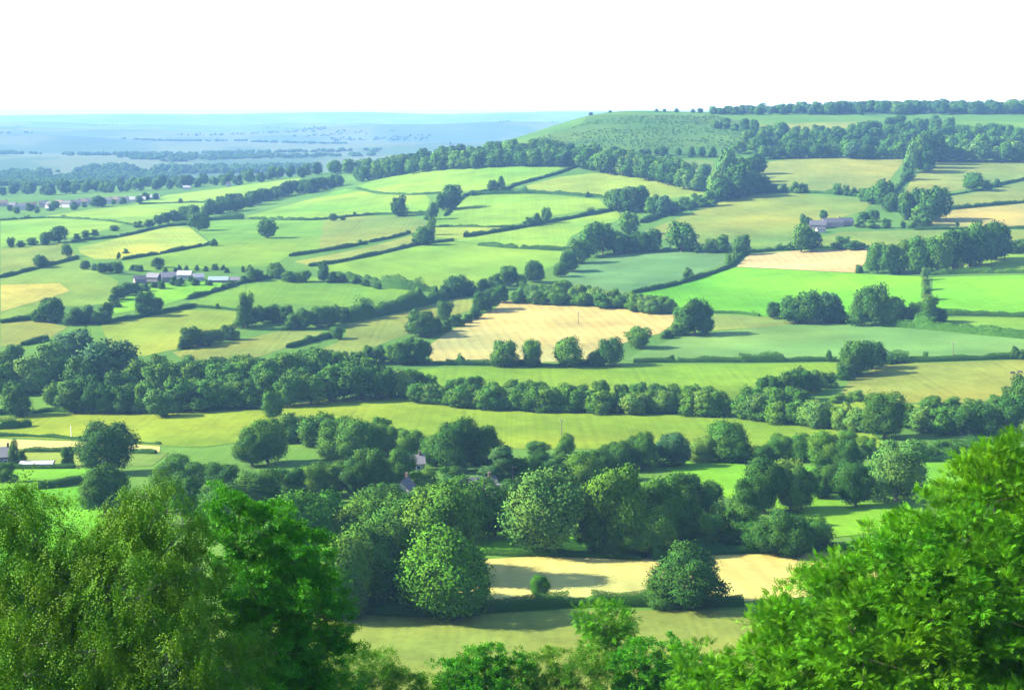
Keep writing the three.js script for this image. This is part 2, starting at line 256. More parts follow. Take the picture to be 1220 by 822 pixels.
const hedges = [
  ["thin hedge under the distant village pasture",1.8,2,"d",[[-485.9,1435.1],[-453.2,1458.4],[-392.5,1414.5],[-322.7,1305.9]]],
  ["thin hedge splitting the pasture beside the distant village",1.6,1.6,"d",[[-405.9,1646.0],[-361.3,1651.1],[-290.6,1613.7]]],
  ["dark hedge rising past a lone round tree",2.6,2.6,"d",[[-323.8,950.9],[-313.5,1003.8],[-303.5,1051.7]]],
  ["clipped hedge along the top of the yellow-green meadow",2.2,2.2,"d",[[-342.3,1172.1],[-315.5,1207.4],[-296.2,1300.6],[-281.1,1315.1]]],
  ["clipped hedge along the foot of the yellow-green meadow",2.4,2.4,"d",[[-268.4,1035.8],[-245.6,1075.6],[-225.5,1125.6]]],
  ["hedge behind the solitary shade tree",2.4,2.4,"d",[[-236.3,1360.1],[-180.0,1323.7],[-125.9,1334.5],[-103.1,1327.3],[-65.6,1313.3]]],
  ["tall dark hedge ending near the solitary shade tree",5,4,"d",[[-308.0,1369.9],[-277.1,1368.0],[-242.0,1362.6]]],
  ["curving hedge above the narrow buff strip",2.4,2.4,"d",[[-154.4,1045.8],[-126.8,1085.0],[-107.8,1119.9]]],
  ["short curving hedge climbing to a dark round tree",2.2,2.2,"d",[[-106.4,1125.1],[-92.8,1150.4],[-80.1,1181.1]]],
  ["curving hedge under the narrow buff strip",2.4,2.4,"d",[[-134.7,998.5],[-118.9,1016.2],[-91.7,1062.2],[-67.9,1109.5],[-43.9,1128.2]]],
  ["low hedge under the long bright pasture",2,2,"d",[[-165.5,1616.6],[-134.3,1516.8],[-97.0,1460.5],[-68.2,1449.2]]],
  ["hedge climbing from the hedge fork to the wood",2.6,2.6,"d",[[-57.1,1285.6],[-49.4,1371.6],[-37.9,1425.8],[-7.9,1430.3],[1.6,1452.2],[24.6,1484.0],[46.0,1513.3],[67.1,1557.8]]],
  ["dark hedge running level from the fork to the copse",3,3,"d",[[-37.7,1420.2],[23.2,1396.3],[60.6,1368.4],[83.4,1345.4]]],
  ["thin hedge over the small wedge of pasture",1.8,1.8,"d",[[-62.1,1214.7],[-43.8,1213.8],[-20.0,1201.1],[1.3,1195.0]]],
  ["long dark hedge rising to the copse",3,3,"d",[[-36.3,1146.0],[-6.5,1175.4],[20.1,1204.1],[55.0,1239.9],[88.2,1272.9]]],
  ["straight dark hedge below the bright pasture",3,3,"d",[[-24.5,1100.7],[6.0,1079.3],[39.7,1064.2]]],
  ["bushy hedge below the broad pasture with cart tracks",4,4,"d",[[-113.0,954.8],[-94.4,938.7],[-71.5,913.5],[-45.2,897.9]]],
  ["tall dark hedge leading to the golden hay field",6.5,6,"d",[[-88.2,794.7],[-73.2,816.5],[-52.4,850.4],[-32.1,882.4]]],
  ["hedge slanting below the pale farm sheds",2.6,2.6,"d",[[-188.0,866.2],[-174.2,903.3],[-166.1,929.2],[-152.7,949.8]]],
  ["hedge above the yellowish pasture",2.4,2.4,"d",[[-216.6,784.7],[-199.2,807.9],[-182.4,835.4],[-178.6,843.9]]],
  ["thin hedge across the end of the yellowish pasture",1.5,1.5,"d",[[-178.0,841.1],[-163.9,836.3],[-150.4,828.6]]],
  ["short hedge beside a round dark tree and buff corner",3,3,"d",[[-270.1,789.6],[-255.4,799.3]]],
  ["short hedge at the edge of the riverside wood",2.6,2.6,"d",[[-238.5,726.7],[-231.0,742.2]]],
  ["hedge between the buff triangle and buff strip",3,3,"d",[[-107.6,716.5],[-95.7,740.5],[-90.7,747.9]]],
  ["hedge between the blue-green young crop and vivid pasture",2.6,2.6,"d",[[71.2,878.0],[95.5,899.4],[125.7,938.6],[140.9,964.6],[151.2,998.0],[157.7,1011.2]]],
  ["hedge along the top of the small golden field",2.8,2.8,"d",[[156.1,1015.7],[190.4,1021.2],[240.2,1013.3]]],
  ["hedge along the top of the vivid pasture beyond the tree line",3,3,"m",[[245.1,881.8],[265.1,879.8],[296.6,871.3],[327.6,863.5]]],
  ["dark hedge along the foot of the vivid pasture beyond the tree line",3.2,3.2,"d",[[210.9,760.5],[228.4,754.9],[254.4,744.2],[280.2,735.2]]],
  ["bushy pale hedge along the top of the wide blue-green crop",4,4.5,"m",[[182.7,740.3],[200.0,727.3],[218.4,707.5],[236.2,689.3],[257.7,674.5]]],
  ["dark hedge at the foot of the large golden hay field",2.8,3,"d",[[-51.1,672.1],[-37.7,669.1],[-18.7,665.8],[11.2,662.0],[37.3,662.7]]],
  ["dark hedge at the foot of the wide blue-green crop",2.4,2.6,"d",[[54.5,668.1],[82.5,666.0],[108.0,661.5],[144.0,655.9]]],
  ["dark hedge above the field with cattle",2.6,2.8,"d",[[158.6,647.4],[177.7,644.3],[199.0,642.9],[220.4,642.0],[245.4,641.2]]],
  ["thin hedge under the vivid pasture below the golden field",1.5,1.5,"d",[[105.8,803.4],[120.5,796.4],[129.9,785.6]]],
  ["hedge between the sallow field and the farm field",2.2,2.4,"d",[[218.5,1338.1],[241.2,1320.5],[279.8,1295.8],[299.7,1258.4]]],
  ["short hedge climbing to the shadowed tree belt",2.6,2.6,"d",[[316.7,1265.3],[342.8,1338.3],[366.1,1403.6]]],
  ["thin hedge on the sallow hillside",1.4,1.4,"d",[[357.4,1265.4],[385.6,1290.0],[407.8,1311.2]]],
  ["hedge climbing from a round hillside tree",2.6,2.6,"d",[[409.5,1316.8],[440.8,1351.0],[489.4,1405.7]]],
  ["dark hedge above the tan stubble field",3,3,"d",[[345.3,1193.2],[382.4,1210.5],[414.2,1225.4],[461.4,1243.4]]],
  ["hedge under the tan stubble field",2.2,2.2,"d",[[291.2,1092.2],[326.6,1088.7],[367.1,1083.5],[402.0,1080.0]]],
  ["dark hedge curving above the broad pale green field",4.5,4.5,"d",[[102.4,1189.5],[130.6,1239.0],[163.5,1283.0],[196.6,1315.2],[219.7,1332.1]]],
  ["hedge beneath the oaks beside the blue-green young crop",3,3,"d",[[75.4,1041.2],[104.3,1040.8],[132.1,1031.9],[158.7,1010.8]]],
  ["low dark hedge under a lone meadow tree",2,2.4,"d",[[-204.5,564.6],[-189.8,566.4]]],
  ["short dark hedge in the sunlit meadow",2.2,2.6,"d",[[-192.4,530.3],[-181.0,532.1],[-174.4,536.3]]],
  ["thin hedge above the pale yellow hay ribbon",1.4,1.6,"d",[[-187.9,517.6],[-165.6,512.0],[-145.2,501.5],[-115.7,485.4]]],
  ["low hedge in front of the riverside wood",1.6,2,"d",[[-182.5,563.8],[-176.6,567.4],[-167.9,565.2]]],
  ["thin hedge under the pale yellow hay ribbon",1.6,1.8,"d",[[-158.5,479.2],[-138.9,474.8],[-112.4,465.3]]],
  ["dark hedge in front of the white shed",1.6,1.8,"d",[[-161.8,444.3],[-148.1,441.1],[-130.3,438.7]]],
  ["clipped hedge across the green paddocks behind the birch",2.6,2.6,"d",[[-125.9,390.8],[-121.2,393.5],[-117.8,401.9]]],
  ["clipped hedge in front of the pale hay field",2.4,3,"d",[[-5.1,250.2],[1.5,251.9],[10.3,254.2],[22.1,254.9],[32.3,254.3],[40.5,254.9]]],
  ["shaded hedge below the big round trees",2,3,"d",[[-29.7,251.0],[-21.6,248.8],[-12.9,247.6],[-5.5,248.6]]],
  ["dark hedge along the back of the pale hay field",1.2,2.6,"d",[[-6.0,296.3],[1.7,294.7],[15.2,293.2],[25.9,290.8]]],
  ["hedge behind the oak on the pale hay field",2.2,2.6,"d",[[27.6,290.8],[40.7,295.5],[58.2,298.0],[70.5,299.6]]],
  ["low hedge along the top of the bright valley pasture",2,2.2,"m",[[32.5,446.3],[47.8,442.8],[63.6,430.3],[70.6,420.8]]],
  ["short hedge beyond the bright valley pasture",2,2.2,"d",[[115.4,418.2],[126.0,417.9],[135.5,418.0]]]
];
const trees = [
  ["belt_tree","in the hazy belt behind the distant village","wood","trees in the hazy belt behind the distant village",[[-658.8,1957.0,12.2,12.0,"r","u"],[-659.7,2002.7,15.4,12.7,"r","u"],[-637.4,1989.8,13.6,13.8,"r","u"],[-628.1,1982.3,16.2,13.7,"r","d"],[-600.1,1946.8,16.9,14.1,"t","u"],[-590.5,1935.9,15.8,16.1,"r","u"],[-574.8,1952.3,18.8,17.4,"r","d"],[-565.0,1949.5,15.6,17.2,"t","m"],[-557.5,1981.3,14.9,15.9,"r","m"],[-545.0,1984.8,16.1,17.3,"r","m"],[-523.2,1945.9,14.9,16.3,"r","m"],[-513.7,1940.1,13.7,13.7,"t","m"],[-501.9,1943.4,11.4,11.0,"r","u"],[-492.6,1940.9,12.3,10.9,"r","m"],[-480.1,1954.0,18.3,19.9,"t","m"],[-455.1,1937.8,14.1,12.5,"r","d"],[-462.0,1994.6,18.2,15.7,"r","d"],[-439.3,1945.7,13.7,11.6,"t","u"],[-422.3,1948.2,18.0,20.4,"t","u"],[-419.9,1974.8,16.4,13.4,"r","d"],[-401.3,1935.6,11.9,11.9,"t","d"],[-385.4,1956.3,12.8,11.9,"t","m"],[-367.4,1927.3,11.9,11.6,"r","m"],[-369.8,1967.1,13.9,12.4,"t","d"],[-346.6,1915.6,13.7,14.3,"r","u"],[-341.4,1970.3,17.9,17.5,"r","m"],[-320.1,1930.3,13.5,11.9,"r","d"],[-311.1,1965.0,15.2,14.1,"r","d"],[-302.6,1975.3,16.0,14.7,"t","m"],[-290.3,1978.3,13.0,11.3,"r","m"],[-267.9,1926.9,14.6,15.0,"t","d"],[-266.9,1971.1,16.7,14.5,"r","m"],[-248.3,1937.2,18.4,17.3,"r","u"],[-234.9,1965.0,12.1,10.3,"r","u"],[-670.7,2047.6,14.9,13.7,"t","u"],[-661.3,2056.1,14.8,14.6,"r","m"],[-636.0,2070.7,11.1,9.7,"t","d"],[-631.8,2120.4,16.4,13.4,"t","m"],[-593.3,2072.5,14.0,15.3,"t","d"],[-598.0,2143.6,14.0,12.1,"r","d"],[-564.0,2077.9,14.2,13.0,"t","u"],[-554.2,2143.6,14.7,13.0,"r","d"],[-526.1,2111.4,15.6,17.5,"r","m"],[-508.1,2113.9,15.2,14.6,"t","m"],[-488.2,2100.7,16.2,18.2,"t","d"],[-475.2,2143.6,13.8,11.4,"r","m"],[-428.8,2008.4,15.5,13.3,"t","u"],[-408.2,2006.4,15.9,13.9,"r","m"],[-393.9,2044.3,11.8,12.4,"t","m"],[-397.8,2143.6,15.4,12.4,"t","m"],[-377.9,2143.6,14.8,14.5,"r","d"],[-318.2,1979.4,10.7,9.6,"r","d"],[-337.7,2143.6,16.5,17.9,"r","m"],[-296.4,2042.6,14.5,12.0,"r","u"],[-290.5,2143.6,11.0,9.2,"r","d"],[-272.1,2143.6,11.6,9.4,"t","m"]]],
  ["village_tree","the group among the distant village houses","row","trees the group among the distant village houses",[[-525.4,1582.7,7.6,6.7,"r","d"],[-504.6,1537.9,7.7,7.6,"r","m"],[-504.3,1582.0,8.6,9.9,"r","d"],[-485.9,1544.8,7.3,6.5,"b","d"],[-480.6,1573.9,7.6,8.4,"b","u"],[-486.8,1611.3,9.0,9.5,"r","m"],[-460.4,1587.2,8.8,9.1,"b","u"],[-457.8,1579.1,5.6,5.7,"b","m"],[-457.6,1620.4,6.3,6.0,"b","m"],[-441.8,1613.4,13.1,16.9,"r","d"],[-439.5,1623.8,6.6,7.5,"b","d"],[-444.6,1644.1,7.5,7.4,"r","d"],[-437.1,1658.9,6.1,5.8,"r","m"],[-428.1,1664.2,8.0,7.9,"r","u"],[-412.6,1677.3,8.8,9.2,"b","d"],[-419.5,1731.4,9.3,9.8,"b","u"],[-403.7,1717.0,8.9,8.9,"r","u"]]],
  ["hedgerow_tree","the hedge above the dull pale pasture","row","trees the hedge above the dull pale pasture",[[-378.7,1137.9,8.7,6.1,"t","d"],[-372.8,1143.1,5.4,8.1,"b","d"],[-367.4,1154.5,6.1,9.5,"b","d"],[-357.9,1152.8,6.8,8.1,"b","d"],[-359.3,1165.7,9.6,11.0,"r","d"],[-351.7,1170.7,13.7,16.5,"r","d"]]],
  ["hedgerow_tree","the hedge over the yellow-green meadow","row","trees the hedge over the yellow-green meadow",[[-344.5,1196.0,4.9,7.0,"b","d"],[-341.6,1209.3,6.3,7.8,"b","d"],[-337.8,1222.8,5.7,7.8,"b","d"],[-333.7,1266.9,5.1,8.8,"b","d"],[-320.5,1296.5,6.0,9.0,"b","d"],[-313.6,1303.9,6.8,9.8,"b","d"],[-309.6,1321.4,9.1,9.9,"r","d"],[-306.4,1339.6,10.0,11.6,"r","d"],[-303.1,1358.2,10.9,10.9,"r","d"],[-297.9,1376.1,13.4,14.2,"r","d"],[-288.2,1362.7,15.6,15.6,"r","d"]]],
  ["meadow_tree","large round tree at the corner of the yellow-green meadow","one","trees large round tree at the corner of the yellow-green meadow",[[-260.4,1253.3,15.8,17.2,"r","d"]]],
  ["meadow_tree","small bush at the lower corner of the yellow-green meadow","one","trees small bush at the lower corner of the yellow-green meadow",[[-220.9,1115.3,5.7,7.0,"b","d"]]],
  ["meadow_tree","round tree standing in the hedge of the dull pasture","one","trees round tree standing in the hedge of the dull pasture",[[-314.5,1001.7,8.8,11.2,"r","d"]]],
  ["meadow_tree","upright tree at the edge of the dull pale pasture","one","trees upright tree at the edge of the dull pale pasture",[[-314.8,1064.2,10.0,7.5,"t","d"]]],
  ["meadow_tree","tiny dark bush inside the yellow-green meadow","one","trees tiny dark bush inside the yellow-green meadow",[[-276.5,1077.0,3.7,4.4,"b","d"]]],
  ["meadow_tree","solitary shade tree casting a long shadow across green pasture","one","trees solitary shade tree casting a long shadow across green pasture",[[-189.7,1168.1,15.3,13.9,"r","m"]]],
  ["meadow_tree","tiny tree in the thin hedge near the distant village","one","trees tiny tree in the thin hedge near the distant village",[[-360.7,1644.0,5.7,6.6,"b","d"]]],
  ["spinney_tree","the spinney below the yellow-green meadow","row","trees the spinney below the yellow-green meadow",[[-280.8,989.1,6.3,6.9,"r","u"],[-272.9,984.3,4.6,6.9,"b","u"],[-264.1,967.7,7.3,6.8,"r","d"],[-259.6,971.3,7.3,7.3,"r","u"],[-252.7,963.3,8.9,6.7,"t","d"],[-272.1,1041.1,5.4,3.0,"t","d"],[-247.7,982.3,4.0,5.7,"b","u"],[-242.8,978.1,4.5,7.9,"b","d"]]],
  ["meadow_tree","round tree in the pasture above the pale farm sheds","one","trees round tree in the pasture above the pale farm sheds",[[-234.3,993.4,7.4,8.6,"r","d"]]],
  ["belt_tree","in the dark band above the solitary shade tree","wood","trees in the dark band above the solitary shade tree",[[-282.5,1402.3,13.0,11.4,"r","d"],[-288.3,1436.1,14.0,13.9,"b","d"],[-280.0,1440.0,9.9,10.7,"b","d"],[-279.7,1447.6,11.2,9.2,"r","d"],[-274.9,1458.4,14.9,14.5,"r","d"],[-267.9,1464.4,13.1,13.4,"r","d"],[-265.1,1477.7,13.2,11.2,"r","d"],[-264.0,1519.2,11.5,11.2,"b","d"],[-267.4,1552.4,15.3,13.3,"r","d"],[-261.6,1544.3,15.7,15.0,"r","d"],[-260.8,1599.1,14.1,12.0,"b","d"],[-260.7,1614.1,13.8,15.3,"b","d"],[-253.0,1626.0,11.2,9.0,"r","d"],[-249.2,1638.5,13.3,11.2,"r","d"],[-247.5,1649.7,16.5,14.3,"r","d"],[-244.6,1659.2,16.2,13.4,"r","d"],[-237.1,1677.6,15.2,15.5,"r","d"],[-228.3,1672.6,15.8,16.9,"r","d"],[-218.5,1654.7,16.5,16.4,"b","d"],[-216.3,1674.5,15.6,16.0,"r","d"],[-210.3,1690.6,14.2,13.0,"r","d"],[-201.2,1691.9,15.2,13.8,"b","d"],[-201.1,1709.1,14.5,15.7,"b","d"],[-193.7,1691.5,13.9,13.8,"r","d"],[-300.2,1501.4,11.9,12.9,"r","d"],[-294.2,1530.7,12.8,11.9,"r","d"],[-288.7,1554.2,13.7,13.5,"r","d"],[-286.0,1576.6,12.8,14.5,"r","d"],[-273.4,1574.2,12.9,13.0,"r","d"],[-264.9,1605.1,14.9,16.9,"r","d"],[-264.3,1625.9,11.6,12.6,"r","d"],[-257.8,1657.9,12.4,13.9,"r","d"],[-247.1,1685.7,15.1,12.6,"r","d"],[-241.6,1698.4,11.6,10.5,"r","d"],[-224.7,1701.8,13.8,12.2,"r","d"],[-218.3,1742.4,11.9,11.6,"r","d"]]],
  ["hedgerow_tree","the hedge behind the shade tree","row","trees the hedge behind the shade tree",[[-154.7,1308.1,6.7,8.1,"r","d"],[-147.0,1311.0,3.7,5.2,"b","d"],[-139.8,1333.0,4.5,5.3,"b","d"]]],
  ["meadow_tree","upright oval tree standing in the hedge below the bright pasture","one","trees upright oval tree standing in the hedge below the bright pasture",[[-97.3,1309.0,19.2,15.5,"r","d"]]],
  ["fork_tree","the hedge fork","row","trees the hedge fork",[[-71.2,1270.2,8.6,8.6,"b","d"],[-66.1,1267.6,15.7,10.0,"t","d"],[-60.4,1327.3,14.9,12.7,"r","d"],[-53.3,1334.4,22.5,18.0,"r","d"],[-36.8,1414.1,5.6,6.3,"b","d"],[-17.4,1430.1,11.2,11.2,"r","d"],[-10.3,1431.6,14.5,8.0,"t","d"]]],
  ["fork_tree","the lower end of the forked hedge","row","trees the lower end of the forked hedge",[[-70.8,1116.9,8.8,7.5,"b","m"],[-65.9,1106.9,14.9,12.4,"r","m"],[-61.0,1106.5,11.2,8.7,"r","d"],[-62.2,1166.1,15.7,7.2,"t","m"]]],
  ["hedgerow_tree","the long hedge rising to the copse","row","trees the long hedge rising to the copse",[[1.3,1190.1,3.3,5.3,"b","d"],[13.3,1196.4,8.1,9.4,"b","d"],[19.4,1204.3,10.1,9.5,"b","d"],[27.6,1211.5,13.6,8.8,"t","m"]]],
  ["meadow_tree","tiny tree in the level hedge before the copse","one","trees tiny tree in the level hedge before the copse",[[67.6,1355.6,5.3,5.3,"b","d"]]],
  ["copse_tree","the dark copse beside the arched pasture","row","trees the dark copse beside the arched pasture",[[82.7,1274.4,17.2,14.3,"r","m"],[88.9,1262.5,19.9,17.0,"r","d"],[98.1,1254.8,21.9,18.4,"r","d"],[108.0,1256.8,22.6,15.6,"r","d"],[115.7,1234.0,17.4,13.9,"r","m"],[123.2,1226.5,17.3,15.2,"r","u"],[132.0,1233.5,11.1,11.1,"r","d"],[144.4,1264.8,10.0,12.1,"b","d"],[155.5,1281.2,10.1,11.6,"b","d"]]],
  ["copse_tree","forked pale tree below the dark copse","one","trees forked pale tree below the dark copse",[[87.9,1129.8,18.4,17.8,"r","m"]]],
  ["belt_tree","the tree belt above the young crop","row","trees the tree belt above the young crop",[[30.7,948.8,9.6,8.5,"r","m"],[36.7,968.2,14.1,13.0,"r","d"],[44.7,1002.5,16.9,14.6,"r","d"],[53.4,1031.0,23.2,18.5,"r","m"],[62.6,1040.6,23.4,17.5,"r","d"],[70.6,1038.5,17.5,15.2,"r","d"],[79.4,1040.1,14.0,14.0,"b","d"],[88.7,1041.5,15.2,12.9,"r","d"],[98.1,1042.7,16.5,11.8,"r","d"],[116.6,1036.9,21.7,19.9,"r","m"],[127.8,1029.3,7.0,8.1,"b","d"],[135.5,1026.8,10.5,11.6,"b","d"],[143.7,1024.0,12.8,11.6,"r","d"],[139.8,972.2,7.7,6.1,"b","m"],[146.0,984.7,7.8,5.0,"b","m"],[153.9,1008.6,14.3,12.6,"r","d"]]],
  ["meadow_tree","small tree inside the young crop beside its hedge","one","trees small tree inside the young crop beside its hedge",[[108.7,927.4,7.3,6.3,"b","m"]]],
  ["hedgerow_tree","the hedge under the broad pasture","row","trees the hedge under the broad pasture",[[-152.7,953.2,7.6,8.7,"b","d"],[-148.0,946.6,10.8,10.8,"w","m"],[-138.2,933.8,7.4,9.5,"w","m"],[-130.4,934.1,7.9,10.6,"w","m"],[-117.4,934.7,12.7,9.0,"r","d"],[-111.4,931.7,7.4,8.4,"b","d"],[-105.5,935.1,5.8,6.9,"b","d"],[-96.5,928.9,5.2,6.8,"b","d"],[-89.4,919.5,4.7,6.2,"b","d"],[-81.4,910.2,4.1,6.2,"b","d"]]],
  ["hedgerow_tree","the bend above the golden hay field","row","trees the bend above the golden hay field",[[-39.1,873.7,8.8,10.8,"b","d"],[-32.1,882.4,13.4,14.9,"r","d"],[-24.7,885.1,8.9,10.9,"b","d"],[-17.6,899.8,8.1,10.1,"b","d"],[-10.1,905.5,10.2,11.2,"b","d"],[-2.0,917.3,13.4,12.9,"r","d"],[6.1,913.3,8.2,9.2,"b","m"],[14.0,928.2,14.6,12.5,"r","d"]]],
  ["hedgerow_tree","the side of the golden hay field","row","trees the side of the golden hay field",[[-45.0,749.4,14.3,15.2,"r","d"],[-38.2,756.8,9.4,9.4,"b","d"],[-35.9,799.4,11.2,9.9,"r","d"],[-33.5,764.5,6.9,7.7,"b","d"],[-29.3,780.1,7.0,8.8,"b","d"],[-23.9,790.7,5.3,5.3,"b","d"],[-19.8,804.1,7.2,8.1,"b","d"],[-16.2,826.3,12.1,10.2,"r","d"],[-11.7,834.6,12.2,10.3,"r","d"],[-6.7,857.4,11.5,9.6,"r","d"]]],
  ["scrub_willow","the pale scrub above the golden hay field","wood","trees the pale scrub above the golden hay field",[[2.9,854.2,7.4,6.8,"w","m"],[6.8,861.4,10.5,12.6,"b","m"],[11.0,858.8,10.6,10.5,"w","p"],[12.7,850.0,8.8,8.6,"w","p"],[16.9,848.8,7.0,7.4,"w","m"],[19.6,857.8,6.6,7.0,"b","p"],[25.5,845.9,7.9,7.7,"b","m"],[26.0,847.1,10.6,13.7,"w","m"],[28.1,853.1,8.4,10.6,"b","m"],[34.4,847.9,10.4,9.7,"b","p"],[36.6,844.7,7.9,9.4,"w","m"],[39.4,840.5,8.2,8.7,"w","m"],[42.6,843.4,6.5,7.4,"w","p"],[48.5,843.0,10.1,11.8,"w","p"],[50.0,831.6,9.3,11.9,"w","m"],[53.5,834.3,10.1,12.3,"w","p"],[56.3,836.7,10.9,11.2,"b","m"],[59.3,829.7,7.9,9.6,"w","m"],[63.4,827.9,6.4,5.8,"b","m"],[67.0,817.6,11.0,11.1,"w","m"],[68.2,817.3,8.2,8.2,"w","p"],[72.6,813.1,10.2,11.9,"w","p"],[75.1,814.8,9.7,9.5,"w","m"],[76.1,806.8,8.8,9.1,"w","p"],[82.1,809.6,10.0,11.6,"w","m"],[84.9,807.8,8.2,8.6,"w","m"],[19.9,868.9,9.1,10.7,"b","m"],[26.4,867.8,10.5,9.8,"b","m"],[31.2,874.0,10.8,9.8,"w","m"],[38.6,865.9,9.2,8.5,"w","p"],[41.9,866.7,8.4,8.9,"w","m"],[47.0,853.4,9.3,9.5,"w","p"],[55.4,852.5,6.8,7.7,"b","m"],[57.2,841.9,8.3,7.8,"w","m"],[64.1,841.0,7.2,6.5,"w","p"],[67.1,837.1,8.5,8.0,"b","m"]]],
  ["roadside_tree","the row below the golden hay field","row","trees the row below the golden hay field",[[-22.6,668.3,4.1,3.8,"b","d"],[-3.7,660.5,12.6,12.6,"r","m"],[8.5,659.9,13.0,9.6,"r","m"],[24.9,659.0,14.1,14.8,"r","m"],[37.9,660.4,8.2,8.9,"b","d"],[43.9,659.9,13.7,13.4,"r","d"]]],
  ["roadside_tree","spreading open-crowned oak at the corner of the golden hay field","one","trees spreading open-crowned oak at the corner of the golden hay field",[[59.6,706.9,11.1,12.7,"r","m"]]],
  ["roadside_tree","the corner between hay field and crop","row","trees the corner between hay field and crop",[[76.2,733.1,4.5,7.4,"b","d"],[81.4,739.5,6.7,7.5,"b","m"],[85.7,741.1,15.9,11.7,"r","m"],[90.3,737.7,20.0,15.8,"r","d"],[95.4,739.1,14.2,10.9,"r","d"]]],
  ["roadside_tree","small bush in the hedge below the wide blue-green crop","one","trees small bush in the hedge below the wide blue-green crop",[[71.9,668.5,3.4,3.4,"b","d"]]],
  ["thicket_tree","the lower end of the golden hay field","row","trees the lower end of the golden hay field",[[-74.1,657.5,8.2,8.2,"b","d"],[-69.6,663.9,7.5,7.5,"b","m"],[-64.9,670.5,9.1,9.1,"b","d"],[-60.0,674.8,8.4,8.4,"b","d"],[-53.7,672.2,9.8,8.3,"r","m"],[-48.9,667.4,11.3,9.0,"r","d"],[-43.4,669.4,12.8,13.5,"r","d"]]],
  ["farm_tree","the group around the pale farm sheds","row","trees the group around the pale farm sheds",[[-227.4,855.5,5.0,6.0,"b","d"],[-226.7,864.1,8.5,9.0,"r","d"],[-225.2,879.1,8.1,9.2,"r","d"],[-221.8,885.3,7.2,8.2,"b","d"],[-219.1,894.7,5.2,7.2,"b","d"],[-216.1,907.6,4.2,5.8,"b","d"],[-211.3,904.6,5.2,6.8,"b","d"],[-207.1,917.7,6.3,6.3,"b","u"],[-203.4,914.6,3.7,5.3,"b","d"],[-204.0,924.4,4.2,5.3,"b","d"],[-198.7,931.2,4.3,5.3,"b","d"],[-193.9,918.2,4.2,5.8,"b","d"],[-185.8,918.6,3.7,5.3,"b","u"],[-172.5,919.2,3.7,5.2,"b","d"],[-166.1,929.2,4.8,6.4,"b","d"],[-162.6,936.0,9.6,10.7,"b","m"],[-157.9,939.5,7.5,8.6,"b","d"]]],
  ["farm_tree","the row behind the pale farm sheds","row","trees the row behind the pale farm sheds",[[-231.4,984.1,3.9,4.3,"b","u"],[-224.0,971.4,3.9,3.2,"b","d"],[-218.6,974.9,3.2,3.4,"b","u"],[-217.2,981.0,4.1,3.3,"b","u"],[-211.0,973.4,4.6,4.0,"b","u"],[-205.4,978.8,4.2,3.8,"b","u"],[-198.8,976.0,3.8,3.6,"b","d"],[-194.0,981.3,4.5,4.9,"b","d"],[-188.7,982.8,3.6,3.4,"b","d"],[-184.1,969.8,3.5,3.6,"b","d"],[-174.0,972.6,4.5,3.6,"b","d"],[-170.0,974.4,4.9,5.5,"b","d"]]],
  ["meadow_tree","small tree on the hedge below the pale farm sheds","one","trees small tree on the hedge below the pale farm sheds",[[-173.7,903.3,3.6,3.6,"b","d"]]],
  ["hedgerow_tree","the hedge above the yellowish pasture","row","trees the hedge above the yellowish pasture",[[-250.8,794.3,8.4,8.4,"b","m"],[-244.2,791.9,13.5,15.8,"r","d"],[-229.5,787.1,9.2,12.9,"b","d"],[-223.6,789.6,10.1,11.1,"b","d"],[-217.2,787.2,7.3,9.2,"b","d"],[-216.3,797.2,10.2,8.3,"r","d"],[-221.7,839.0,3.9,6.8,"b","d"],[-199.1,813.1,14.1,11.3,"r","d"],[-195.2,823.9,8.6,7.6,"r","d"]]],
  ["paddock_tree","the field corner above the riverside wood","row","trees the field corner above the riverside wood",[[-157.7,715.3,5.8,5.8,"b","d"],[-155.8,719.9,10.7,9.9,"r","d"],[-150.7,724.5,8.3,10.8,"b","d"],[-145.9,731.5,7.5,9.2,"r","d"],[-164.4,836.3,3.3,3.3,"b","d"],[-140.7,741.0,8.5,11.0,"b","d"]]],
  ["paddock_tree","the belt over the buff triangle","row","trees the belt over the buff triangle",[[-139.7,778.4,10.6,10.6,"b","m"],[-138.0,773.3,20.3,8.8,"t","d"],[-136.3,783.6,10.7,8.9,"r","d"],[-132.3,791.5,9.9,9.9,"r","d"],[-126.5,794.2,9.9,9.9,"r","d"],[-120.3,794.3,9.9,9.9,"r","d"],[-113.7,773.5,8.8,11.4,"b","m"],[-107.6,773.5,11.4,11.4,"r","d"],[-101.4,778.7,11.5,11.5,"r","d"],[-95.0,784.0,11.5,10.6,"r","d"],[-86.8,742.8,6.7,7.6,"r","m"],[-90.0,794.7,9.0,9.9,"b","d"]]],
  ["riverside_tree","the front of the riverside wood","row","trees the front of the riverside wood",[[-202.5,567.9,14.9,13.5,"r","d"],[-186.7,559.0,13.9,11.2,"r","d"],[-174.6,571.6,11.4,11.4,"r","m"],[-166.4,563.2,13.8,13.8,"r","d"],[-159.0,562.0,15.1,13.1,"r","d"],[-152.4,560.8,12.4,13.0,"w","m"],[-145.7,559.7,11.7,11.7,"r","d"],[-139.7,558.6,12.3,11.0,"w","m"],[-125.1,559.6,14.2,14.2,"w","m"],[-115.6,559.8,12.8,15.4,"w","m"],[-107.8,560.4,10.2,11.5,"b","m"],[-100.4,563.2,11.6,14.1,"b","d"],[-86.1,533.7,10.9,8.5,"r","m"],[-84.7,565.1,12.8,11.5,"r","m"],[-77.1,568.4,12.9,12.9,"r","m"],[-70.0,575.9,16.3,13.0,"w","m"],[-66.0,583.9,13.2,11.9,"r","d"],[-58.9,579.2,17.0,20.3,"r","d"],[-50.7,578.6,14.3,11.7,"r","d"],[-43.4,582.4,11.8,11.8,"w","p"],[-39.0,590.5,11.3,10.0,"w","m"]]],
